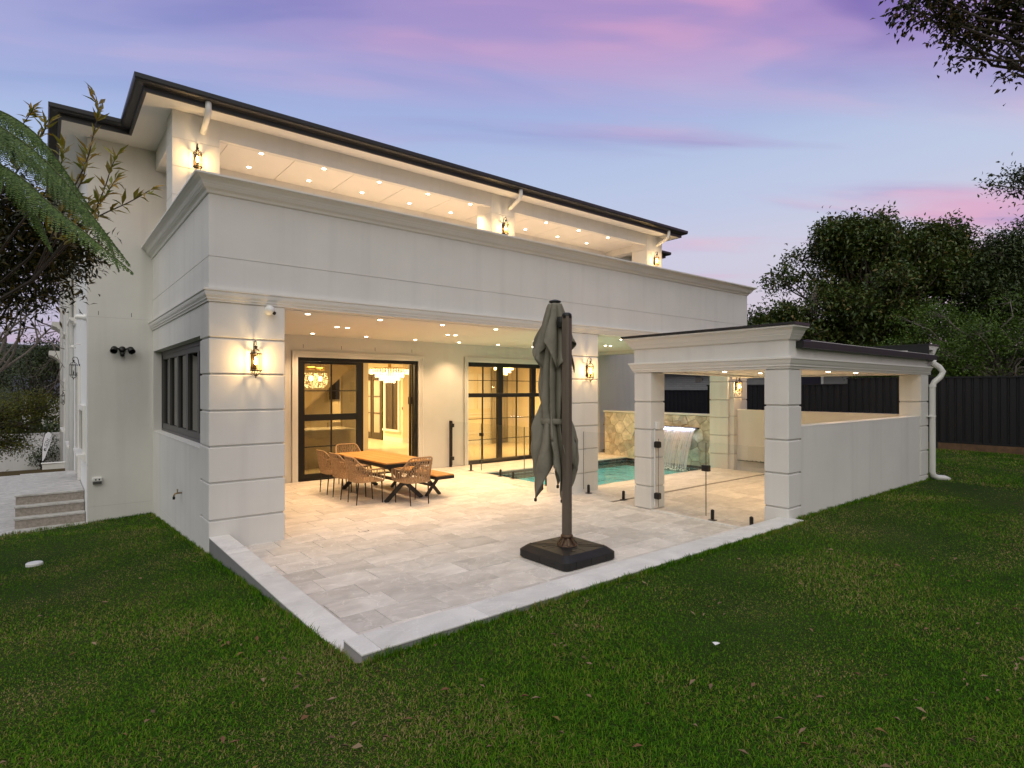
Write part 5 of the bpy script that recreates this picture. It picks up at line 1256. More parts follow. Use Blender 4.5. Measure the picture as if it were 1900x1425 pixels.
def tap(x, y, z, rz, label):
    t = thing('garden_tap', label, 'tap', (x, y, z), rz)
    local('brass_tap', 'body', lambda b: b.tube([(0, 0, 0), (0, -0.05, 0), (0, -0.085, -0.005), (0, -0.10, -0.03), (0, -0.10, -0.05)], 0.012, 10).lathe([(0.024, 0.0), (0.024, 0.006)], (0, 0, 0), 12).tube([(0, -0.055, 0), (0, -0.055, 0.045)], 0.009, 8), t, smooth=True)
    local('brass_tap', 'handle', lambda b: b.tube([(-0.035, -0.055, 0.05), (0.035, -0.055, 0.05)], 0.008, 8), t)
    local('black', 'hose_connector', lambda b: b.lathe([(0.017, -0.085), (0.017, -0.05)], (0, -0.10, 0), 12), t)
    return t
tap(XL + 0.002, 9.50, 0.46, R(-90), 'brass garden tap on the grey wall below the folding window')
tap(13.62, YB - 0.001, 0.85, 0, 'small garden tap on the house wall beside the sandstone wall')
lid = thing('lawn_drain_lid', 'round white drain cap standing proud of the grass near the side steps', 'drain cap', (-0.08, 9.11, gz(-0.08, 9.11)))
MB().lathe([(0.085, -0.05), (0.085, 0.012), (0.078, 0.02)], (-0.08, 9.11, gz(-0.08, 9.11) + 0.018), 22).build('cap', M['sensor'], lid)
sc_ = thing('wall_camera', 'white security camera on the side wall near the house corner', 'security camera', (0.6, 12.75, 3.22))
MB().lathe([(0.06, 0.0), (0.06, 0.03), (0.045, 0.05), (0.045, 0.14), (0.03, 0.16), (0, 0.165)], (0.6, 12.75, 3.22), 14).build('body', M['sensor'], sc_, smooth=True)
sc_.children[0].data.transform(Matrix.Rotation(R(-90), 4, 'Y'))
MB().box(0.51, 0.515, 12.74, 12.76, 2.98, 3.17).build('strap', M['sensor'], sc_)
sl = thing('side_spotlight', 'small pale adjustable spotlight on the side wall above the door', 'spotlight', (0.6, 14.6, 2.85))
MB().tube([(0.6, 14.6, 2.85), (0.54, 14.6, 2.86), (0.50, 14.6, 2.83)], 0.010, 8).build('arm', M['trim'], sl)
MB().lathe([(0.05, 0), (0.02, 0.06)], (0.47, 14.6, 2.77), 12).build('head', M['trim'], sl, smooth=True)
tr_ = thing('litter_scrap', 'small white scrap of paper lying in the grass', 'litter', (3.52, 2.18, 0.23))
MB().add([(3.49, 2.17, 0.245), (3.53, 2.16, 0.25), (3.545, 2.19, 0.244), (3.50, 2.20, 0.252), (3.49, 2.17, 0.243), (3.53, 2.16, 0.248), (3.545, 2.19, 0.242), (3.50, 2.20, 0.250)], [(0, 1, 2, 3), (7, 6, 5, 4), (0, 4, 5, 1), (1, 5, 6, 2), (2, 6, 7, 3), (3, 7, 4, 0)]).build('scrap', M['sensor'], tr_)
# ================================================================ boundary fence (right), neighbour's house
def steel_fence(name, label, bays, x):
    """bays: (y0, y1, ztop, zbase)"""
    t = thing(name, label, 'fence', (x, bays[0][0], 0))
    for (y0, y1, zt, zb) in bays:
        zs, ze = zb + 0.19, zt
        k = max(2, int((y1 - y0) / 0.19))
        pitch = (y1 - y0 - 0.06) / k
        for i in range(k):
            a = y0 + 0.03 + i * pitch
            w = pitch
            b = MB()
            pr = [(0.0, 0.0), (0.0, w * 0.62), (0.028, w * 0.72), (0.028, w * 0.90), (0.0, w)]
            vs_ = [(x + o_, a + q, z) for z in (zs + 0.04, ze - 0.04) for o_, q in pr] + [(x + o_ + 0.004, a + q, z) for z in (zs + 0.04, ze - 0.04) for o_, q in pr]
            n_ = len(pr)
            fs = [(j, j + 1, n_ + j + 1, n_ + j)[::-1] for j in range(n_ - 1)] + [(2 * n_ + j, 2 * n_ + j + 1, 3 * n_ + j + 1, 3 * n_ + j) for j in range(n_ - 1)]
            b.add(vs_, fs); b.build('fence_rib', M['fence'], t)
        MB().box(x - 0.022, x + 0.04, y0, y1, ze - 0.045, ze).build('top_rail', M['fence'], t)
        MB().box(x - 0.022, x + 0.04, y0, y1, zs, zs + 0.045).build('bottom_rail', M['fence'], t)
        MB().box(x - 0.035, x + 0.05, y0 - 0.045, y0 + 0.045, zb - 0.3, ze + 0.004).build('fence_post', M['fence'], t)
        MB().box(x - 0.02, x + 0.03, y0 + 0.05, y1 - 0.05, zb - 0.2, zs - 0.002).build('plinth_board', M['plinth'], t)
    return t
FB = [(-11.0 + 2.34 * i, -11.0 + 2.34 * (i + 1), 2.305, 0.235) for i in range(8)]
FB = [b_ for b_ in FB if b_[1] <= 5.40 or b_[0] < 5.38]
FB2 = []
y = 5.38
for (L, zt) in ((2.39, 2.31), (2.4, 2.12), (2.63, 2.11), (2.4, 1.918), (2.4, 1.90), (2.4, 1.72), (2.4, 1.6), (2.4, 1.5)):
    FB2.append((y, y + L, zt, zt - 2.08)); y += L
FB1 = [(5.38 - 2.37 * (i + 1), 5.38 - 2.37 * i, 2.305, 0.235) for i in range(6)][::-1]
steel_fence('boundary_fence', 'tall black ribbed steel boundary fence on timber plinths behind the pavilion', FB1 + FB2, 20.0)

nb = thing('neighbour_house', 'white painted brick house with dark eaves just beyond the black boundary fence', 'house', (24.5, 15, 0))
MB().box(24.53, 24.8, 9.5, 26, -0.5, 2.86).build('wall_backing', M['mortar'], nb)
brk = None; rb = random.Random(4); rest_b = MB()
cnt = 0
for r_ in range(13):
    z0 = 1.58 + r_ * 0.0985
    if z0 > 2.75: break
    k = 0
    y = 12.6 + (0.148 if r_ % 2 else 0)
    while y < 18.6:
        if not (15.9 < y + 0.14 < 16.3 and 2.28 < z0 + 0.05 < 2.52):
            if brk is None:
                brk = MB().box(-0.012, 0.03, 0.0, 0.288, 0, 0.088).build('brick', M['whitebrick'], None, base=(0, 0, 0)); brk.parent = nb; o = brk
            else:
                o = brk.copy(); COL.objects.link(o)
            o.location = Vector((24.5, y, z0)) - nb.location
            cnt += 1
        y += 0.297
MB().box(24.48, 24.529, 15.93, 16.3, 2.29, 2.51).build('air_vent', M['riser'], nb)
MB().box(23.9, 25.2, 9.3, 26.2, 2.86, 2.92).build('eaves_soffit', M['dark'], nb)
MB().add([(23.8, 9.2, 2.921), (23.8, 26.3, 2.921), (30, 26.3, 3.15), (30, 9.2, 3.15), (23.8, 9.2, 3.05), (23.8, 26.3, 3.05), (30, 26.3, 3.25), (30, 9.2, 3.25)], [(0, 1, 2, 3), (7, 6, 5, 4), (0, 4, 5, 1), (2, 6, 7, 3), (1, 5, 6, 2), (0, 3, 7, 4)]).build('roof', M['roof'], nb)
wn_ = MB().box(24.49, 24.529, 10.4, 11.5, 1.3, 2.7).build('window', M['whitefence'], nb)
MB().box(24.47, 24.489, 10.48, 11.42, 1.38, 2.62).build('pane', M['darkglass'], wn_)

# ================================================================ left background: banner, white fence, palings, low wall
bz = gz(0.05, 24.0)
bf = thing('feather_banner', 'white feather banner with black lettering on a leaning pole beside the white fence', 'banner flag', (0.02, 25.6, gz(0, 25.6)))
P0 = Vector((0.00, 25.62, 0.0))
def fpt(u_, v_): return Vector((-0.02 + u_ * 0.779, 25.62 - u_ * 0.627, -0.62 + v_))     # plane of the flag, facing the terrace
prof = [(0.0, 0.12), (0.02, 0.55), (0.055, 0.85), (0.115, 1.03), (0.20, 1.10), (0.28, 1.08), (0.335, 1.0), (0.35, 0.93), (0.25, 0.62), (0.12, 0.28), (0.03, 0.10)]
fr_ = [fpt(*p) for p in prof]; nrm = Vector((-0.627, -0.779, 0)) * 0.004
k = len(fr_)
MB().add([p + nrm for p in fr_] + [p - nrm for p in fr_], [tuple(range(k)), tuple(range(2 * k - 1, k - 1, -1))] + [(i, k + i, k + (i + 1) % k, (i + 1) % k) for i in range(k)]).build('cloth', M['flag'], bf)
MB().tube([fpt(-0.03, -0.6), fpt(-0.02, 0.1), fpt(0.0, 0.55), fpt(0.04, 0.85), fpt(0.10, 1.03), fpt(0.2, 1.115)], 0.010, 6).build('pole', M['dark'], bf)
def lettering(txt, at, size, rot):
    cu = bpy.data.curves.new('lettering', 'FONT'); cu.body = txt; cu.size = size; cu.extrude = 0.001
    o = bpy.data.objects.new('lettering', cu); COL.objects.link(o)
    dg = bpy.context.evaluated_depsgraph_get()
    me = bpy.data.meshes.new_from_object(o.evaluated_get(dg))
    bpy.data.objects.remove(o)
    X_ = Vector((0.779, -0.627, 0)); Z_ = Vector((0, 0, 1)); Nn = Vector((-0.627, -0.779, 0))
    c_, s_ = math.cos(rot), math.sin(rot)
    ux = X_ * c_ + Z_ * s_; uy = -X_ * s_ + Z_ * c_
    o0 = fpt(*at) + Nn * 0.006
    m4 = Matrix(((ux.x, uy.x, Nn.x, o0.x), (ux.y, uy.y, Nn.y, o0.y), (ux.z, uy.z, Nn.z, o0.z), (0, 0, 0, 1)))
    me.transform(Matrix.Translation(-Vector(bf.location)) @ m4)
    return link('lettering', me, M['print'], bf)
lettering('GTH', (0.145, 0.60), 0.135, R(66))
lettering('CONSTRUCTIONS', (0.178, 0.555), 0.066, R(66))
lo_ = MB()
for (r0, a0) in ((0.05, 0.3), (0.034, 1.4), (0.018, 2.6)):
    pts_ = [fpt(0.115 + r0 * math.cos(a0 + q * 0.45), 0.50 + r0 * math.sin(a0 + q * 0.45)) + nrm * 1.6 for q in range(11)]
    lo_.tube(pts_, 0.006, 4)
lo_.build('logo', M['print'], bf)

wf_ = thing('white_fence', 'low white ribbed fence along the front of the dry yard', 'fence', (-1, 39, -2))
for i in range(26):
    x = -6 + i * 0.30
    MB().box(x, x + 0.299, 39.4, 39.44 - 0.012 * (i % 2), -2.4, -0.42).build('sheet', M['whitefence'], wf_)
MB().box(-6, 1.8, 39.38, 39.46, -0.44, -0.36).build('rail', M['whitefence'], wf_)
pf = thing('slat_fence', 'dark upright slat fence at the edge of the side path', 'fence', (-3.0, 24, -0.6))
for i in range(24):
    MB().box(-2.62 - 0.13 * i, -2.56 - 0.13 * i, 24.0, 24.06, -0.7, 0.42).build('slat', M['dark'], pf)
MB().box(-5.8, -2.5, 24.061, 24.09, 0.25, 0.31).box(-5.8, -2.5, 24.061, 24.09, -0.45, -0.39).build('rail', M['dark'], pf)
lw = thing('low_wall', 'low cream rendered garden wall beyond the dry lawn', 'wall', (0.2, 25.0, -0.6))
MB().box(-0.02, 0.58, 25.2, 25.4, -1.2, -0.585).build('wall', M['trim'], lw); MB().cham(-0.05, 0.6, 25.17, 25.43, -0.584, -0.55, 0.01).build('coping', M['trim'], lw)

# ================================================================ vegetation
RG = np.random.default_rng(12)
def rand_dirs(n, zmin=-1.0):
    z = RG.uniform(zmin, 1, n); a = RG.uniform(0, 2 * math.pi, n); r_ = np.sqrt(1 - z * z)
    return np.stack([r_ * np.cos(a), r_ * np.sin(a), z], 1)
def leaves(name, P, D, L, Wd, m, parent, droop=0.25, fold=0.25, jitter=0.5):
    """one folded leaf (4 triangles as 2 quads) per point P along direction D; L, Wd arrays"""
    n = len(P); D = D + RG.normal(0, jitter, (n, 3)); D[:, 2] -= droop
    D /= np.linalg.norm(D, axis=1)[:, None]
    U = np.cross(D, RG.normal(0, 0.45, (n, 3)) + np.array([0, 0, 1.0])); U /= np.linalg.norm(U, axis=1)[:, None] + 1e-9
    Nn = np.cross(U, D)
    L = L[:, None]; Wd = Wd[:, None]
    base_ = P; tip = P + D * L - Nn * L * 0.10
    mid = P + D * L * 0.5 + Nn * 0.0
    l_ = P + D * L * 0.46 + U * Wd * 0.5 + Nn * Wd * fold; r_ = P + D * L * 0.46 - U * Wd * 0.5 + Nn * Wd * fold
    V = np.stack([base_, l_, tip, r_, mid], 1).reshape(-1, 3)
    i = np.arange(n)[:, None] * 5
    F = np.concatenate([i + np.array([[0, 4, 2, 1]]), i + np.array([[0, 3, 2, 4]])], 0)
    return np_mesh(name, V, F, m, parent)
def branch_path(a, b, sag=0.1, n=6, wob=0.06):
    a, b = Vector(a), Vector(b); L = (b - a).length; out = []
    for k in range(n + 1):
        t = k / n; p = a.lerp(b, t)
        p.z += sag * L * math.sin(math.pi * t)
        if 0 < k < n: p += Vector((random.gauss(0, 1), random.gauss(0, 1), random.gauss(0, 1))) * wob * L / n
        out.append(p)
    return out
def tree(name, label, cat, base_, trunk_top, clusters, nleaf, llen, lw_, lm, bm, trunk_r=0.18, spread=1.0, group=None, droop=0.25, flat=0.8, twigs=True, crown_name='crown', br=0.35):
    """trunk, limbs to every cluster (x,y,z,radius), leaves thickest round the clusters' rims"""
    t = thing(name, label, cat, base_, group=group)
    base_, top = Vector(base_), Vector(trunk_top)
    MB().tube(branch_path(base_ + Vector((0, 0, -0.3)), top, 0.0, 7, 0.25), [trunk_r * (1.25 - 0.6 * k / 7) for k in range(8)], 9).build('trunk', bm, t, smooth=True)
    lb = MB()
    Ps, Ds = [], []
    tot = sum(c[3] ** 2 for c in clusters)
    for c in clusters:
        q = Vector(c[:3])
        st = base_.lerp(top, random.uniform(0.6, 1.0))
        if (q - st).length > 0.3:
            pth = branch_path(st, q, 0.06, 6, 0.22)
            lb.tube(pth, [trunk_r * br * (1 - 0.75 * k / 6) + 0.004 for k in range(7)], 6)
        n = int(nleaf * c[3] ** 2 / tot)
        nt = max(5, n // 22)
        d = rand_dirs(nt, -0.6); rad = c[3] * RG.uniform(0.35, 1.0, nt) ** 0.6
        tip = np.array(c[:3]) + d * rad[:, None] * np.array([1, 1, flat])
        if twigs:
            for k in range(nt):
                if k % 2 == 0: lb.tube([q, q.lerp(Vector(tip[k]), 0.55) + Vector((random.gauss(0, 1), random.gauss(0, 1), random.gauss(0, 1))) * 0.05 * c[3], Vector(tip[k])], [trunk_r * 0.06 + 0.002, trunk_r * 0.045 + 0.002, 0.002], 4, False)
        per = n // nt
        for k in range(nt):
            pp2 = tip[k] + RG.normal(0, 1, (per, 3)) * (llen * 1.5 * spread)
            Ps.append(pp2); Ds.append(np.repeat(d[k][None] * 0.8, per, 0) + RG.normal(0, 0.6, (per, 3)))
    lb.build('branch', bm, t, smooth=True)
    P_ = np.concatenate(Ps); D_ = np.concatenate(Ds)
    o = leaves(crown_name, P_, D_, llen * RG.uniform(0.7, 1.25, len(P_)), lw_ * RG.uniform(0.75, 1.2, len(P_)), lm, t, droop)
    stuff(o)
    return t
LM_mag = leaf_mat('magnolia_leaf', [(0.018, 0.034, 0.008), (0.040, 0.075, 0.014), (0.075, 0.115, 0.020), (0.10, 0.13, 0.03), (0.05, 0.085, 0.016), (0.15, 0.10, 0.025)], 0.4, 0.2)
LM_dark = leaf_mat('dark_leaf', [(0.016, 0.030, 0.008), (0.038, 0.062, 0.015), (0.07, 0.095, 0.025)], 0.5, 0.15)
LM_green = leaf_mat('fresh_leaf', [(0.03, 0.065, 0.008), (0.075, 0.14, 0.012), (0.12, 0.19, 0.02)], 0.5, 0.3)
LM_olive = leaf_mat('olive_leaf', [(0.05, 0.06, 0.008), (0.12, 0.14, 0.016), (0.19, 0.19, 0.022)], 0.6, 0.3)
LM_yel = leaf_mat('autumn_leaf', [(0.20, 0.18, 0.02), (0.34, 0.21, 0.025), (0.16, 0.19, 0.02), (0.46, 0.36, 0.17), (0.24, 0.23, 0.025), (0.12, 0.16, 0.02)], 0.5, 0.3)
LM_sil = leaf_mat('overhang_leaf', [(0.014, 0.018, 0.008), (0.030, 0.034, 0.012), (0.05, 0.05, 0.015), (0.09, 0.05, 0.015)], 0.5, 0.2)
LM_fern = leaf_mat('fern_leaf', [(0.03, 0.07, 0.008), (0.07, 0.14, 0.016), (0.14, 0.22, 0.045)], 0.5, 0.3)

def fill(env, n, rmin, rmax, seed):
    """scatter n cluster balls in ellipsoids (x,y,z,rx,ry,rz)"""
    rr = random.Random(seed); out = []
    while len(out) < n:
        e = rr.choice(env)
        d = Vector((rr.gauss(0, 1), rr.gauss(0, 1), rr.gauss(0, 1))).normalized() * (rr.random() ** 0.4)
        out.append((e[0] + d.x * e[3], e[1] + d.y * e[4], e[2] + d.z * e[5], rr.uniform(rmin, rmax)))
    return out
# the big magnolia beyond the fence and its darker companions
mag_env = [(29.8, 11.0, 6.6, 2.7, 2.7, 2.6), (30.0, 10.9, 8.7, 1.7, 1.9, 0.9), (31.9, 9.1, 7.6, 1.5, 1.5, 1.9), (29.0, 12.2, 6.4, 2.3, 2.6, 2.6), (30.2, 10.6, 8.0, 2.0, 2.0, 1.5), (27.6, 13.2, 4.4, 1.9, 2.2, 1.7), (26.9, 13.9, 4.6, 1.3, 1.3, 0.8), (31.5, 9.4, 6.4, 1.8, 1.8, 2.4), (30.6, 10.8, 4.2, 2.4, 2.4, 1.8), (32.3, 8.6, 8.6, 0.9, 0.9, 0.9), (29.0, 11.5, 9.0, 0.8, 0.8, 0.6)]
tree('magnolia_tree', 'big broad-leaved evergreen tree with a rounded crown rising behind the pavilion roof', 'tree', (29.8, 10.9, -0.6), (30.0, 10.8, 4.6), fill(mag_env, 260, 0.45, 0.8, 2), 80000, 0.20, 0.10, LM_mag, M['bark'], 0.22, 0.75)
dk_env = [(33.6, 7.4, 6.2, 1.7, 1.7, 2.3), (34.6, 6.6, 7.4, 1.5, 1.5, 1.5), (36.0, 5.6, 6.8, 2.6, 2.6, 2.8), (38, 3.5, 8.2, 2.6, 2.6, 2.2), (35, 6.6, 4.2, 2.6, 2.6, 2.4)]
tree('gum_tree', 'tall dark fine-leaved tree at the right edge beyond the magnolia', 'tree', (37, 4.6, -0.6), (37.2, 4.6, 6.0), fill(dk_env, 140, 0.6, 1.1, 3), 64000, 0.19, 0.075, LM_dark, M['bark'], 0.25, 1.0)
bs_env = [(26.0, 6.6, 3.4, 1.7, 1.7, 1.5), (26.6, 4.6, 3.4, 1.8, 1.8, 1.8), (25.0, 8.4, 2.6, 1.2, 1.2, 0.9), (27.0, 2.4, 3.6, 1.8, 1.8, 1.9), (25.6, 6.0, 2.3, 1.6, 1.6, 1.2)]
tree('bushy_tree', 'lower bushy tree with fresh green leaves hanging over the black fence', 'tree', (26.3, 5.2, 0.0), (26.3, 5.2, 2.4), fill(bs_env, 120, 0.4, 0.8, 4), 42000, 0.105, 0.05, LM_green, M['greybark'], 0.12, 0.9)
hd_env = [(25.6, 15.4, 2.6, 1.0, 2.0, 1.0), (30, 3, 2.2, 2.0, 4.0, 1.6), (31, 8.5, 2.2, 2.0, 3.0, 1.6), (29.5, -4, 3.0, 2.0, 3.0, 2.4)]
tree('screening_shrub', 'dark dense screening shrub filling the gap between fence and tree crowns', 'shrub', (30, 5.0, 0), (30, 5.0, 1.6), fill(hd_env[1:], 90, 0.6, 1.0, 5), 32000, 0.13, 0.06, LM_dark, M['bark'], 0.12, 0.9)
# dead palm frond caught in the magnolia
dp = thing('dead_frond', 'pale dead palm frond hanging in the magnolia crown', 'palm frond', (27.2, 12.0, 6.2))
b = MB(); rr_ = random.Random(3)
b.tube([(27.35, 11.9, 6.75), (27.25, 12.0, 6.4), (27.2, 12.05, 5.9)], 0.03, 6)
for k in range(34):
    a = Vector((27.3, 11.95, 6.6 - 0.018 * k)); e = a + Vector((rr_.gauss(0, 0.16), rr_.gauss(0, 0.16), -rr_.uniform(0.6, 1.25)))
    b.tube([a, a.lerp(e, 0.5) + Vector((rr_.gauss(0, 0.05), rr_.gauss(0, 0.05), 0.05)), e], [0.016, 0.014, 0.004], 4, False)
b.build('frond', mat('dead_palm', (0.24, 0.21, 0.18), 0.9), dp)

# overhanging branches at the top right: a street tree whose trunk stands right of the frame
TR = [(7.59, 2.23, 6.18, .20), (7.78, 2.08, 6.11, .22), (7.97, 1.93, 6.11, .22), (8.16, 1.78, 6.18, .24), (8.39, 1.59, 6.24, .26), (8.06, 1.85, 5.87, .18), (8.3, 1.66, 5.93, .2), (7.9, 1.98, 5.86, .13), (7.99, 1.91, 5.66, .10), (8.46, 1.53, 5.48, .12), (8.51, 1.49, 5.72, .18), (8.25, 1.7, 5.74, .15), (7.69, 2.15, 6.35, .2), (7.52, 2.3, 6.2, .10), (8.72, 1.32, 6.05, .3), (8.81, 1.25, 5.69, .25), (8.34, 1.62, 6.1, .22), (7.8, 2.05, 6.5, .3), (8.3, 1.6, 6.6, .35), (8.9, 1.1, 6.5, .4)]
OUT = fill([(10.6, -2.6, 6.6, 2.6, 1.9, 1.6), (13.5, -2.0, 6.4, 2.2, 1.6, 1.5), (9.0, -5.0, 6.8, 2.6, 2.0, 1.6)], 60, 0.5, 0.9, 91)
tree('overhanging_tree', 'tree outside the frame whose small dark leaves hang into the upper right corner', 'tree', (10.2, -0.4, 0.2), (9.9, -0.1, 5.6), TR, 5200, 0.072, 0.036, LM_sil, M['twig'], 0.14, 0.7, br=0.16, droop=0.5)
tree('added_shade_tree', 'broad unseen tree added outside the frame to shade the right lawn and pavilion wall', 'tree', (11.6, -3.4, 0.2), (11.6, -3.2, 5.2), OUT, 26000, 0.11, 0.055, LM_dark, M['bark'], 0.2, 0.9)  # unseen tree, added to darken the pavilion's lawn-side wall and right lawn
TR2 = [(14.04, 2.81, 5.79, .22), (14.28, 2.62, 5.86, .25), (14.36, 2.56, 5.66, .2), (14.52, 2.43, 5.84, .3), (14.8, 2.2, 5.9, .45), (15.1, 2.0, 5.7, .5), (15.3, 1.8, 6.1, .6)]
tree('second_overhanging_tree', 'dark leafy branch reaching in from the right edge above the magnolia', 'tree', (16.6, 0.6, 0.2), (16.4, 0.8, 5.2), TR2, 2600, 0.085, 0.036, LM_dark, M['twig'], 0.14, 0.8, br=0.16, droop=0.4)

# left: tree fern, autumn-leaved shrub and dark shrub in the foreground
M['stalk'] = mat('fern_stalk', (0.06, 0.08, 0.02), 0.7)
fern_c = Vector((-0.92, 6.62, 3.92))
tf = thing('tree_fern', 'tree fern with long arching green fronds reaching in from the left', 'tree fern', (-0.98, 6.65, 0.0))
MB().tube([(-0.98, 6.65, -0.1), (-0.99, 6.66, 1.5), (-0.95, 6.64, 3.0), fern_c], [0.13, 0.10, 0.10, 0.07], 10).build('trunk', M['bark'], tf, smooth=True)
def frond(ctrl, wid, seed):
    """stalk with pairs of drooping pinnae; each pinna is a comb of narrow pinnules along a thin rib"""
    path = resample(ctrl, 70); V_, F_ = [], []
    rr = random.Random(seed); n = 0
    L = len(path)
    for i in range(4, L):
        s = i / (L - 1)
        t_ = (path[min(L - 1, i + 1)] - path[i - 1]).normalized()
        side = t_.cross(Vector((0, 0, 1))).normalized(); up_ = side.cross(t_)
        w = max(0.02, wid * (min(1.0, s * 5 + 0.25)) * (1 - s) ** 0.55)
        for sg in (-1, 1):
            o_ = path[i] + t_ * rr.uniform(-0.004, 0.004)
            d = (side * sg * 0.50 + t_ * 0.42 - Vector((0, 0, 1)) * (0.62 + 0.2 * s) + Vector((rr.gauss(0, .06), rr.gauss(0, .06), rr.gauss(0, .06)))).normalized()
            pn = (t_ - d * t_.dot(d)).normalized()
            k = max(4, int(w / 0.011)); pl0 = 0.034 * min(1, w / wid + 0.25)
            curve = lambda f: o_ + d * (w * f) - Vector((0, 0, 1)) * (w * 0.42 * f * f)
            for q in range(k):
                f = q / k; p = curve(f); pl = pl0 * (1 - f) ** 0.7 + 0.004
                tw = Vector((rr.gauss(0, .08), rr.gauss(0, .08), rr.gauss(0, .12)))
                for s2 in (-1, 1):
                    e = p + (pn * s2 * 0.9 + d * 0.42 - up_ * 0.22 + tw).normalized() * pl
                    m_ = p.lerp(e, 0.45)
                    V_ += [p - d * 0.005, p + d * 0.006, m_ + d * 0.007, e, m_ - d * 0.0045]
                    F_ += [(n, n + 1, n + 2, n + 4), (n + 4, n + 2, n + 3, n + 3)]; n += 5
    F4 = [f for f in F_ if len(set(f)) == 4]; F3 = [(f[0], f[1], f[2]) for f in F_ if len(set(f)) == 3]
    return V_, F4, F3, path
fronds = [([fern_c, (-0.46, 6.28, 4.11), (-0.13, 6.01, 3.91), (0.13, 5.8, 3.6), (0.37, 5.61, 3.21), (0.53, 5.48, 2.94)], 0.30),
          ([fern_c, (-0.42, 5.93, 3.72), (-0.15, 5.62, 3.53), (0.06, 5.40, 3.28), (0.27, 5.2, 3.05), (0.50, 5.0, 2.80)], 0.27),
          ([fern_c, (-0.46, 6.66, 4.2), (-0.07, 6.35, 3.88), (0.21, 6.12, 3.52), (0.41, 5.96, 3.25), (0.50, 5.91, 2.96)], 0.26),
          ([fern_c, (-0.50, 6.20, 3.95), (-0.22, 5.85, 3.62), (-0.05, 5.65, 3.28), (0.05, 5.55, 3.0)], 0.26),
          ([fern_c, (-0.62, 5.9, 3.95), (-0.45, 5.3, 3.70), (-0.38, 4.9, 3.30)], 0.26)]
for k in range(7):
    a = 2.0 + k * 0.62
    fronds.append(([fern_c, fern_c + Vector((0.5 * math.cos(a), 0.5 * math.sin(a), 0.30)), fern_c + Vector((1.0 * math.cos(a), 1.0 * math.sin(a), 0.12)), fern_c + Vector((1.45 * math.cos(a), 1.45 * math.sin(a), -0.5))], 0.28))
for k, (c_, w) in enumerate(fronds):
    V_, F4, F3, pth = frond(c_, w, k)
    me = bpy.data.meshes.new('frond'); b0 = root_loc(tf); me.from_pydata([tuple(v_ - b0) for v_ in V_], [], F4 + F3)
    o = link('frond', me, LM_fern, tf)
    MB().tube(pth, [0.007 * (1 - 0.8 * i / 69) + 0.0015 for i in range(70)], 5).build('stalk', M['stalk'], o)

ash = thing('autumn_shrub', 'thin twigs with long yellowing curled leaves rising above the fern fronds', 'shrub', (-0.95, 8.1, 0.0))
TW = [[(-0.08, 7.13, 2.98), (0.08, 7.0, 3.44), (0.2, 6.9, 3.78), (0.32, 6.81, 4.1), (0.37, 6.77, 4.35), (0.41, 6.74, 4.58), (0.39, 6.76, 4.72)],
      [(-0.08, 7.26, 3.0), (0.16, 7.07, 3.52), (0.22, 7.02, 3.78), (0.3, 6.95, 3.98), (0.34, 6.91, 4.19)],
      [(-0.08, 7.0, 2.96), (0.24, 6.75, 3.44), (0.37, 6.64, 3.61), (0.45, 6.57, 3.83), (0.49, 6.54, 3.99), (0.53, 6.51, 4.11)],
      [(-0.07, 6.87, 2.94), (0.27, 6.59, 3.44), (0.4, 6.48, 3.63), (0.51, 6.4, 3.85)],
      [(-0.08, 7.13, 2.98), (0.32, 6.81, 3.49), (0.42, 6.73, 3.59), (0.64, 6.55, 3.72), (0.79, 6.42, 3.83)],
      [(-0.46, 7.82, 4.22), (-0.25, 7.65, 4.43), (-0.14, 7.57, 4.62), (-0.08, 7.52, 4.73)],
      [(-0.33, 7.72, 3.89), (-0.12, 7.55, 4.27), (-0.02, 7.46, 4.46), (0.04, 7.41, 4.59)],
      [(-0.2, 7.4, 3.5), (0.02, 7.2, 3.85), (0.12, 7.1, 4.05), (0.16, 7.05, 4.25)],
      [(-0.1, 7.2, 3.2), (0.12, 6.98, 3.6), (0.24, 6.9, 3.62), (0.36, 6.78, 3.75)]]
MB().tube([(-0.95, 8.1, -0.1), (-1.0, 8.1, 1.4), (-0.75, 7.8, 2.5)], [0.04, 0.03, 0.018], 8).build('trunk', M['twig'], ash, smooth=True)
sb_ = MB(); P_, D_ = [], []
for tw in TW:
    pth = resample(tw, 24)
    sb_.tube([(-0.75, 7.8, 2.5)] + pth, [0.012] + [0.009 * (1 - 0.8 * i / 23) + 0.002 for i in range(24)], 5)
    for i in range(8, 24):
        if i % 2 == 0 or i > 20:
            for q in range(random.choice((2, 3, 4, 5)) if i < 21 else 4):
                dd = (pth[i] - pth[i - 1]).normalized() + Vector((random.gauss(0, .7), random.gauss(0, .7), random.gauss(0, .5)))
                P_.append(pth[i]); D_.append(dd)
sb_.build('branch', M['twig'], ash, smooth=True)
P_ = np.array(P_); D_ = np.array(D_)
stuff(leaves('foliage', P_, D_, 0.15 * RG.uniform(0.6, 1.25, len(P_)), 0.036 * RG.uniform(0.6, 1.2, len(P_)), LM_yel, ash, 0.1, 0.35, 0.25))
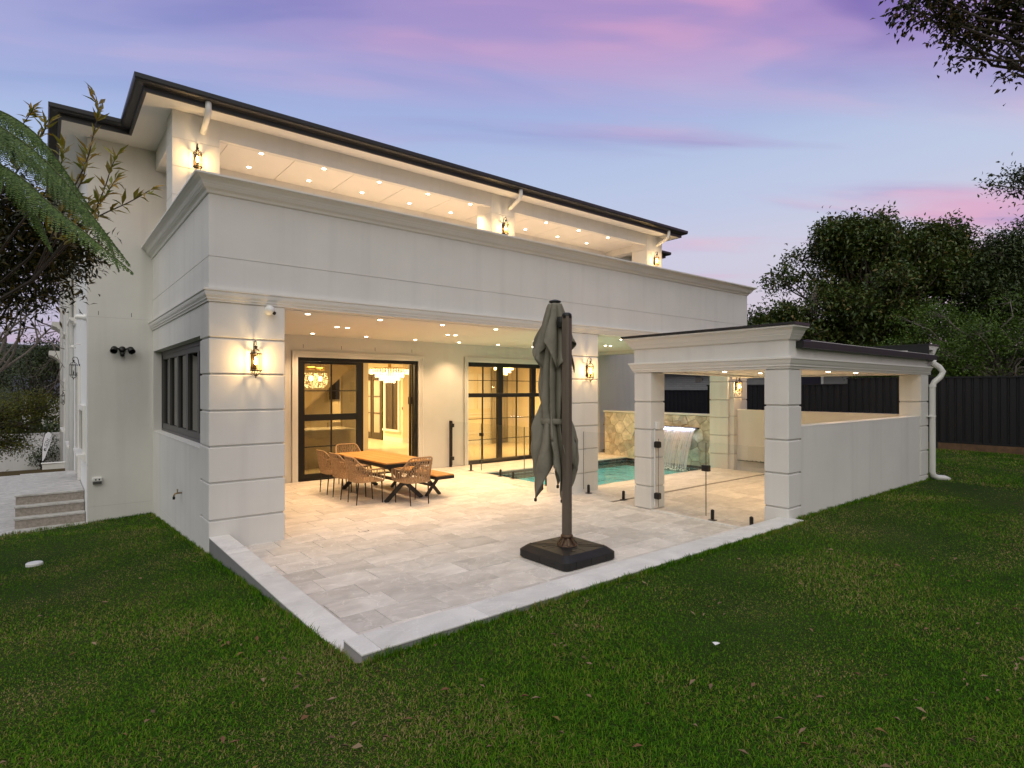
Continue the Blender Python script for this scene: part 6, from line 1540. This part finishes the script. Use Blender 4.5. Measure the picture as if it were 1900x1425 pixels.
DK = [(-0.22, 8.14, 3.68, .25), (0.0, 7.96, 3.4, .25), (0.18, 7.82, 3.34, .2), (0.31, 7.71, 3.4, .16), (-0.18, 8.11, 3.11, .22), (0.05, 7.93, 2.99, .18), (-0.27, 8.18, 3.34, .25), (-0.31, 8.21, 2.71, .12), (-0.09, 8.03, 3.57, .25), (0.20, 7.8, 3.17, .15), (0.38, 7.66, 3.44, .10), (-0.49, 8.36, 3.51, .3), (-0.62, 8.47, 3.11, .3), (0.09, 7.89, 3.57, .2), (-0.09, 8.03, 2.86, .12), (-0.33, 8.23, 2.97, .2), (-0.15, 8.05, 3.9, .25), (-0.5, 8.4, 4.0, .35), (0.05, 7.9, 3.75, .2)]
tree('dark_shrub', 'dark leafy shrub with narrow leaves hanging beneath the fern fronds', 'shrub', (-1.5, 9.0, 0.0), (-1.35, 8.95, 3.0), DK, 9000, 0.085, 0.026, leaf_mat('narrow_leaf', [(0.014, 0.018, 0.006), (0.03, 0.036, 0.008), (0.055, 0.055, 0.010), (0.12, 0.08, 0.012)], 0.45, 0.2), M['twig'], 0.06, 0.8, br=0.22)
tips = [(-0.85, 6.9, 5.4, .2), (-0.6, 6.7, 5.35, .12), (-0.78, 6.85, 5.15, .15)]
tree('corner_tree', 'leafy twig tip poking in at the upper left edge', 'tree', (-2.6, 8.0, 0), (-2.3, 7.9, 4.8), tips + [(-1.3, 7.2, 5.6, .4), (-1.8, 7.5, 5.5, .5)], 900, 0.07, 0.028, LM_dark, M['twig'], 0.08, 0.8)

# far left: bare tree, olive conifer, background trees
def bare(t, a, d, L, r_, depth, b, rr):
    if depth == 0 or r_ < 0.004: return
    pts_ = [a]; p = Vector(a); dd = Vector(d)
    for k in range(4):
        dd = (dd + Vector((rr.gauss(0, .16), rr.gauss(0, .16), rr.gauss(0, .13) + 0.02))).normalized()
        p = p + dd * L / 4; pts_.append(p.copy())
    b.tube(pts_, [r_ * (1 - 0.11 * k) for k in range(5)], 6 if r_ > 0.03 else 4, False)
    for k in range(2 if depth > 4 else 3):
        i = 4 if k == 0 else rr.choice((2, 3, 4))
        nd = (dd + Vector((rr.gauss(0, .55), rr.gauss(0, .55), rr.gauss(0, .4)))).normalized()
        bare(t, pts_[i], nd, L * rr.uniform(0.62, 0.85), r_ * (0.62 if k else 0.7), depth - 1, b, rr)
bt = thing('bare_tree', 'leafless grey tree with a fine net of branches against the sky', 'tree', (-1.9, 30.0, -1.3))
MB().tube([(-1.9, 30.0, -1.6), (-1.85, 30, 0.8), (-1.7, 29.9, 2.4)], [0.22, 0.18, 0.15], 9).build('trunk', M['greybark'], bt, smooth=True)
b = MB(); rr_ = random.Random(21)
for dd in ((0.5, -0.2, 0.9), (0.1, 0.1, 1), (-0.4, 0.2, 0.9), (0.75, -0.4, 0.4), (0.35, -0.4, 0.75), (0.6, -0.1, 0.6), (0.2, -0.3, 0.9)):
    bare(bt, Vector((-1.7, 29.9, 2.3)), Vector(dd).normalized(), 2.1, 0.06, 7, b, rr_)
b.build('branch', M['greybark'], bt)
cn_env = [(-1.7, 33, 1.2, 1.9, 1.9, 2.0), (-3.6, 33, 1.4, 2.2, 2.2, 2.4), (-0.4, 33, 0.4, 1.0, 1.0, 1.3), (-2.6, 32.2, -0.5, 2.2, 1.6, 0.7)]
tree('olive_tree', 'dense olive-green tree spreading over the white fence', 'tree', (-2.4, 33, -1.6), (-2.2, 33, 0.4), fill(cn_env, 60, 0.45, 0.8, 6), 17000, 0.13, 0.045, LM_olive, M['bark'], 0.16, 0.9)
bg = [((-6, 62, -4), [(-6, 62, 4, 3.5, 3.5, 4.5)], 'tall dark pine-like tree behind the bare branches', LM_dark), ((-0.5, 70, -5), [(-0.5, 70, 3.0, 3.0, 3.0, 3.0), (1.5, 72, 4.2, 2.5, 2.5, 1.6)], 'dark layered tree beyond the olive one, next to the house edge', LM_dark), ((-12, 55, -4), [(-12, 55, 3.5, 4, 4, 4)], 'broad dark tree at the far left edge', LM_olive),
      ((3, 58, -4.6), [(3, 58, -0.8, 3.0, 3, 2.4)], 'brownish shrubby tree beyond the white fence', LM_olive), ((-4, 46, -3), [(-4, 46, -1.0, 3.5, 2, 1.6), (0, 46, -1.4, 2.2, 2, 1.2)], 'low dark hedge-like tree behind the white fence', LM_dark)]
for i, (bs_, env, lab, lm) in enumerate(bg):
    tree('background_tree', lab, 'tree', bs_, (bs_[0], bs_[1], bs_[2] + 5), fill(env, 34, 0.9, 1.5, 30 + i), 7000, 0.32, 0.12, lm, M['bark'], 0.28, 1.0, twigs=False)
cl_env = [(-0.15, 38.9, -1.5, 0.5, 0.3, 0.8), (0.5, 38.9, -1.2, 0.3, 0.3, 1.0)]
tree('climbing_shrub', 'scrambling shrub growing against the white fence', 'shrub', (-0.1, 38.9, -2.3), (-0.1, 38.9, -1.8), fill(cl_env, 16, 0.22, 0.4, 8), 800, 0.12, 0.06, LM_dark, M['twig'], 0.04, 0.8)
fh = thing('distant_house', 'distant house with a grey gabled roof among the trees', 'house', (2.0, 90, -2))
MB().box(-2, 8, 90, 98, -8, 1.4).build('wall', M['whitefence'], fh)
MB().add([(-2.8, 89.4, 1.3), (8.8, 89.4, 1.3), (8.8, 98.6, 1.3), (-2.8, 98.6, 1.3), (-2.8, 94, 3.6), (8.8, 94, 3.6)], [(0, 1, 5, 4), (2, 3, 4, 5), (0, 4, 3), (1, 2, 5), (3, 2, 1, 0)]).build('roof', M['roof'], fh)
# distant wooded rise on every side
far = []
rr_ = random.Random(77)
Vt = []
for k in range(64):
    a = 2 * math.pi * k / 64
    for (r_, z) in ((130, -8), (150, 6 + 4 * rr_.random()), (185, 9 + 5 * rr_.random()), (230, -8)): Vt.append((r_ * math.cos(a), r_ * math.sin(a), z))
Ft = [(k * 4 + q, ((k + 1) % 64) * 4 + q, ((k + 1) % 64) * 4 + q + 1, k * 4 + q + 1) for k in range(64) for q in range(3)]
hills = np_mesh('hills', Vt, Ft, mat('wooded_hill', (0.035, 0.045, 0.022), 1.0, noise=(0.5, 0.4, 8), bump=(0.6, 1.0, 2.0))); struct(hills)

# ================================================================ grass blades and fallen leaves
def grass(n, t0, t1, hmin, hmax, wd, lat, seed, power=1.6):
    rg = np.random.default_rng(seed)
    va = np.array([math.cos(AZ), math.sin(AZ)]); ra = np.array([math.sin(AZ), -math.cos(AZ)])
    u = rg.uniform(0, 1, n * 2)
    e = 2 - power
    t = (t0 ** e + u * (t1 ** e - t0 ** e)) ** (1 / e)
    s = rg.uniform(-lat, lat, n * 2) * t
    x = va[0] * t + ra[0] * s; y = va[1] * t + ra[1] * s
    ok = ~(((x > 1.545) & (x < 7.735) & (y > 3.505) & (y < 12.4)) | ((x > 7.70) & (x < 13.13) & (y > 3.655) & (y < 12.4)) | ((x > 13.0) & (x < 13.6) & (y > 7.4) & (y < 12.4)) | ((x > 0.58) & (y > 12.33) & (x < 15.7)) | ((x < 0.6) & (y > 12.44)) | (x > 19.95))
    x, y = x[ok][:n], y[ok][:n]; n = len(x); t = t[ok][:n]
    z = np.array([gz(a, b_) for a, b_ in zip(x, y)])
    h = rg.uniform(hmin, hmax, n) * (0.8 + 0.35 * np.sin(x * 1.7 + 1.3 * np.sin(y * 1.1)) * np.cos(y * 1.3))
    an = rg.uniform(0, 2 * math.pi, n); lean = rg.uniform(0.3, 1.9, n); w = wd * rg.uniform(0.7, 1.3, n) * (0.75 + 0.075 * t)
    dx, dy = np.cos(an), np.sin(an); qx, qy = -dy, dx
    B = np.stack([x, y, z - 0.004], 1)
    Q = np.stack([qx, qy, np.zeros(n)], 1) * w[:, None]
    mid = B + np.stack([dx * h * lean * 0.30, dy * h * lean * 0.30, h * 0.62 / np.sqrt(1 + 0.4 * lean ** 2)], 1)
    tip = B + np.stack([dx * h * lean * 0.85, dy * h * lean * 0.85, h * 0.95 / np.sqrt(1 + lean ** 2)], 1)
    V = np.stack([B - Q / 2, B + Q / 2, mid + Q * 0.42, mid - Q * 0.42, tip], 1).reshape(-1, 3)
    i = np.arange(n)[:, None] * 5
    return V, (i + np.array([[0, 1, 2, 3]])), (i + np.array([[3, 2, 4]]))
gm = bpy.data.materials.new('grass_blade'); gm.use_nodes = True
def _gm():
    n, l = gm.node_tree.nodes, gm.node_tree.links
    p = n['Principled BSDF']; p.inputs['Roughness'].default_value = 0.7; p.inputs['Specular IOR Level'].default_value = 0.10
    g = n.new('ShaderNodeNewGeometry')
    cr = n.new('ShaderNodeValToRGB'); e = cr.color_ramp.elements
    cols = [(0.0, (0.028, 0.100, 0.003)), (0.30, (0.062, 0.190, 0.005)), (0.62, (0.115, 0.240, 0.010)), (0.80, (0.16, 0.22, 0.020)), (0.90, (0.25, 0.21, 0.06)), (1.0, (0.32, 0.25, 0.11))]
    while len(e) < len(cols): e.new(0.5)
    for q, (ps, c) in zip(e, cols): q.position = ps; q.color = (*c, 1)
    a = n.new('ShaderNodeTexNoise'); a.inputs['Scale'].default_value = 1.1; a.inputs['Detail'].default_value = 5; l.new(g.outputs['Position'], a.inputs[0])
    md = n.new('ShaderNodeMath'); md.operation = 'MULTIPLY_ADD'; md.inputs[1].default_value = 1.7; md.inputs[2].default_value = -0.84; l.new(a.outputs[0], md.inputs[0])
    ad = n.new('ShaderNodeMath'); ad.operation = 'ADD'; ad.use_clamp = True; l.new(md.outputs[0], ad.inputs[0]); l.new(g.outputs['Random Per Island'], ad.inputs[1])
    l.new(ad.outputs[0], cr.inputs[0]); l.new(cr.outputs[0], p.inputs['Base Color'])
    t = n.new('ShaderNodeBsdfTranslucent'); l.new(cr.outputs[0], t.inputs[0])
    mx = n.new('ShaderNodeMixShader'); mx.inputs[0].default_value = 0.25; l.new(p.outputs[0], mx.inputs[1]); l.new(t.outputs[0], mx.inputs[2]); l.new(mx.outputs[0], n['Material Output'].inputs[0])
_gm()
def blades(parts):
    Vs, q4, q3, o_ = [], [], [], 0
    for V, a, b_ in parts:
        Vs.append(V); q4.append(a + o_); q3.append(b_ + o_); o_ += len(V)
    V = np.concatenate(Vs).astype(np.float32); q4 = np.concatenate(q4); q3 = np.concatenate(q3)
    me = bpy.data.meshes.new('grass'); me.vertices.add(len(V)); me.vertices.foreach_set('co', V.ravel())
    k = len(q4); idx = np.concatenate([q4.ravel(), q3.ravel()]).astype(np.int32)
    me.loops.add(len(idx)); me.loops.foreach_set('vertex_index', idx)
    me.polygons.add(2 * k)
    st = np.concatenate([np.arange(k) * 4, 4 * k + np.arange(k) * 3]).astype(np.int32)
    me.polygons.foreach_set('loop_start', st); me.polygons.foreach_set('loop_total', np.concatenate([np.full(k, 4), np.full(k, 3)]).astype(np.int32))
    me.update(calc_edges=True)
    return link('grass', me, gm)
def edge_grass(n, a, b_, off, seed):
    """longer untrimmed blades along the foot of a kerb or wall; off = unit vector away from it"""
    rg = np.random.default_rng(seed); a = np.array(a); b_ = np.array(b_)
    f = rg.uniform(0, 1, n)[:, None]; d = np.abs(rg.normal(0.0, 0.025, n))[:, None] + 0.004
    xy = a + (b_ - a) * f + np.array(off) * d
    z = np.array([gz(p, q) for p, q in xy]); h = rg.uniform(0.03, 0.062, n) * (0.7 + 0.5 * np.abs(np.sin(f[:, 0] * 57))); an = rg.uniform(0, 6.283, n); le = rg.uniform(0.1, 0.8, n)
    B = np.stack([xy[:, 0], xy[:, 1], z - 0.005], 1); Q = np.stack([-np.sin(an), np.cos(an), 0 * an], 1) * 0.0055
    mid = B + np.stack([np.cos(an) * h * le * 0.3, np.sin(an) * h * le * 0.3, h * 0.6], 1); tip = B + np.stack([np.cos(an) * h * le, np.sin(an) * h * le, h], 1)
    V = np.stack([B - Q / 2, B + Q / 2, mid + Q * 0.42, mid - Q * 0.42, tip], 1).reshape(-1, 3); i = np.arange(n)[:, None] * 5
    return V, (i + np.array([[0, 1, 2, 3]])), (i + np.array([[3, 2, 4]]))
gr = blades([edge_grass(3800, (1.6, 3.515), (7.74, 3.515), (0, -1), 31), edge_grass(3000, (1.55, 3.5), (1.55, 12.3), (-1, 0), 32), edge_grass(2600, (7.8, 3.67), (13.2, 3.67), (0, -1), 33), edge_grass(2500, (19.93, -3), (19.93, 9), (-1, 0), 36), edge_grass(700, (0.6, 12.34), (1.55, 12.34), (0, -1), 34), edge_grass(2200, (-6, 12.44), (0.6, 12.44), (0, -1), 35),
    grass(330000, 1.7, 9.5, 0.016, 0.040, 0.0046, 1.02, 1, 1.75), grass(110000, 9.0, 24, 0.035, 0.055, 0.007, 1.0, 2, 1.5)])
stuff(gr); tag(gr, 'short green lawn grass covering the yard', 'grass')
# dropped leaves
rr_ = random.Random(6); V_, F_ = [], []
for k in range(900):
    t = (1.9 ** 0.6 + rr_.random() * (20 ** 0.6 - 1.9 ** 0.6)) ** (1 / 0.6); s = rr_.uniform(-0.5, 1.0) * t if rr_.random() < 0.75 else rr_.uniform(-1, 0) * t
    x = math.cos(AZ) * t + math.sin(AZ) * s; y = math.sin(AZ) * t - math.cos(AZ) * s
    if (1.4 < x < 7.9 and 3.4 < y < 12.5) or (7.6 < x < 13.3 and 3.55 < y < 12.5) or (x > 0.4 and y > 12.2) or x > 19.7 or (x < .7 and y > 12.3): continue
    z = gz(x, y) + rr_.uniform(0.022, 0.042); a = rr_.uniform(0, 6.28); L = rr_.uniform(0.025, 0.07); w = L * rr_.uniform(0.28, 0.5); c_ = rr_.uniform(-0.02, 0.02)
    d = Vector((math.cos(a), math.sin(a), rr_.uniform(-.2, .2))); q = Vector((-math.sin(a), math.cos(a), rr_.uniform(-.3, .3)))
    o_ = Vector((x, y, z)); n_ = len(V_)
    V_ += [o_ - d * L / 2, o_ + q * w / 2 + Vector((0, 0, .008)), o_ + d * L / 2 + Vector((0, 0, c_ * .4)), o_ - q * w / 2 + Vector((0, 0, .006)), o_ - d * L * 0.1 - Vector((0, 0, .002))]
    F_ += [(n_, n_ + 4, n_ + 2, n_ + 1), (n_, n_ + 3, n_ + 2, n_ + 4)]
fl_ = np_mesh('fallen_leaves', V_, F_, leaf_mat('dry_leaf', [(0.10, 0.06, 0.03), (0.20, 0.13, 0.07), (0.28, 0.20, 0.12), (0.16, 0.07, 0.03), (0.22, 0.16, 0.04)], 0.7, 0.1))
stuff(fl_); tag(fl_, 'dry brown leaves scattered over the lawn', 'leaves')
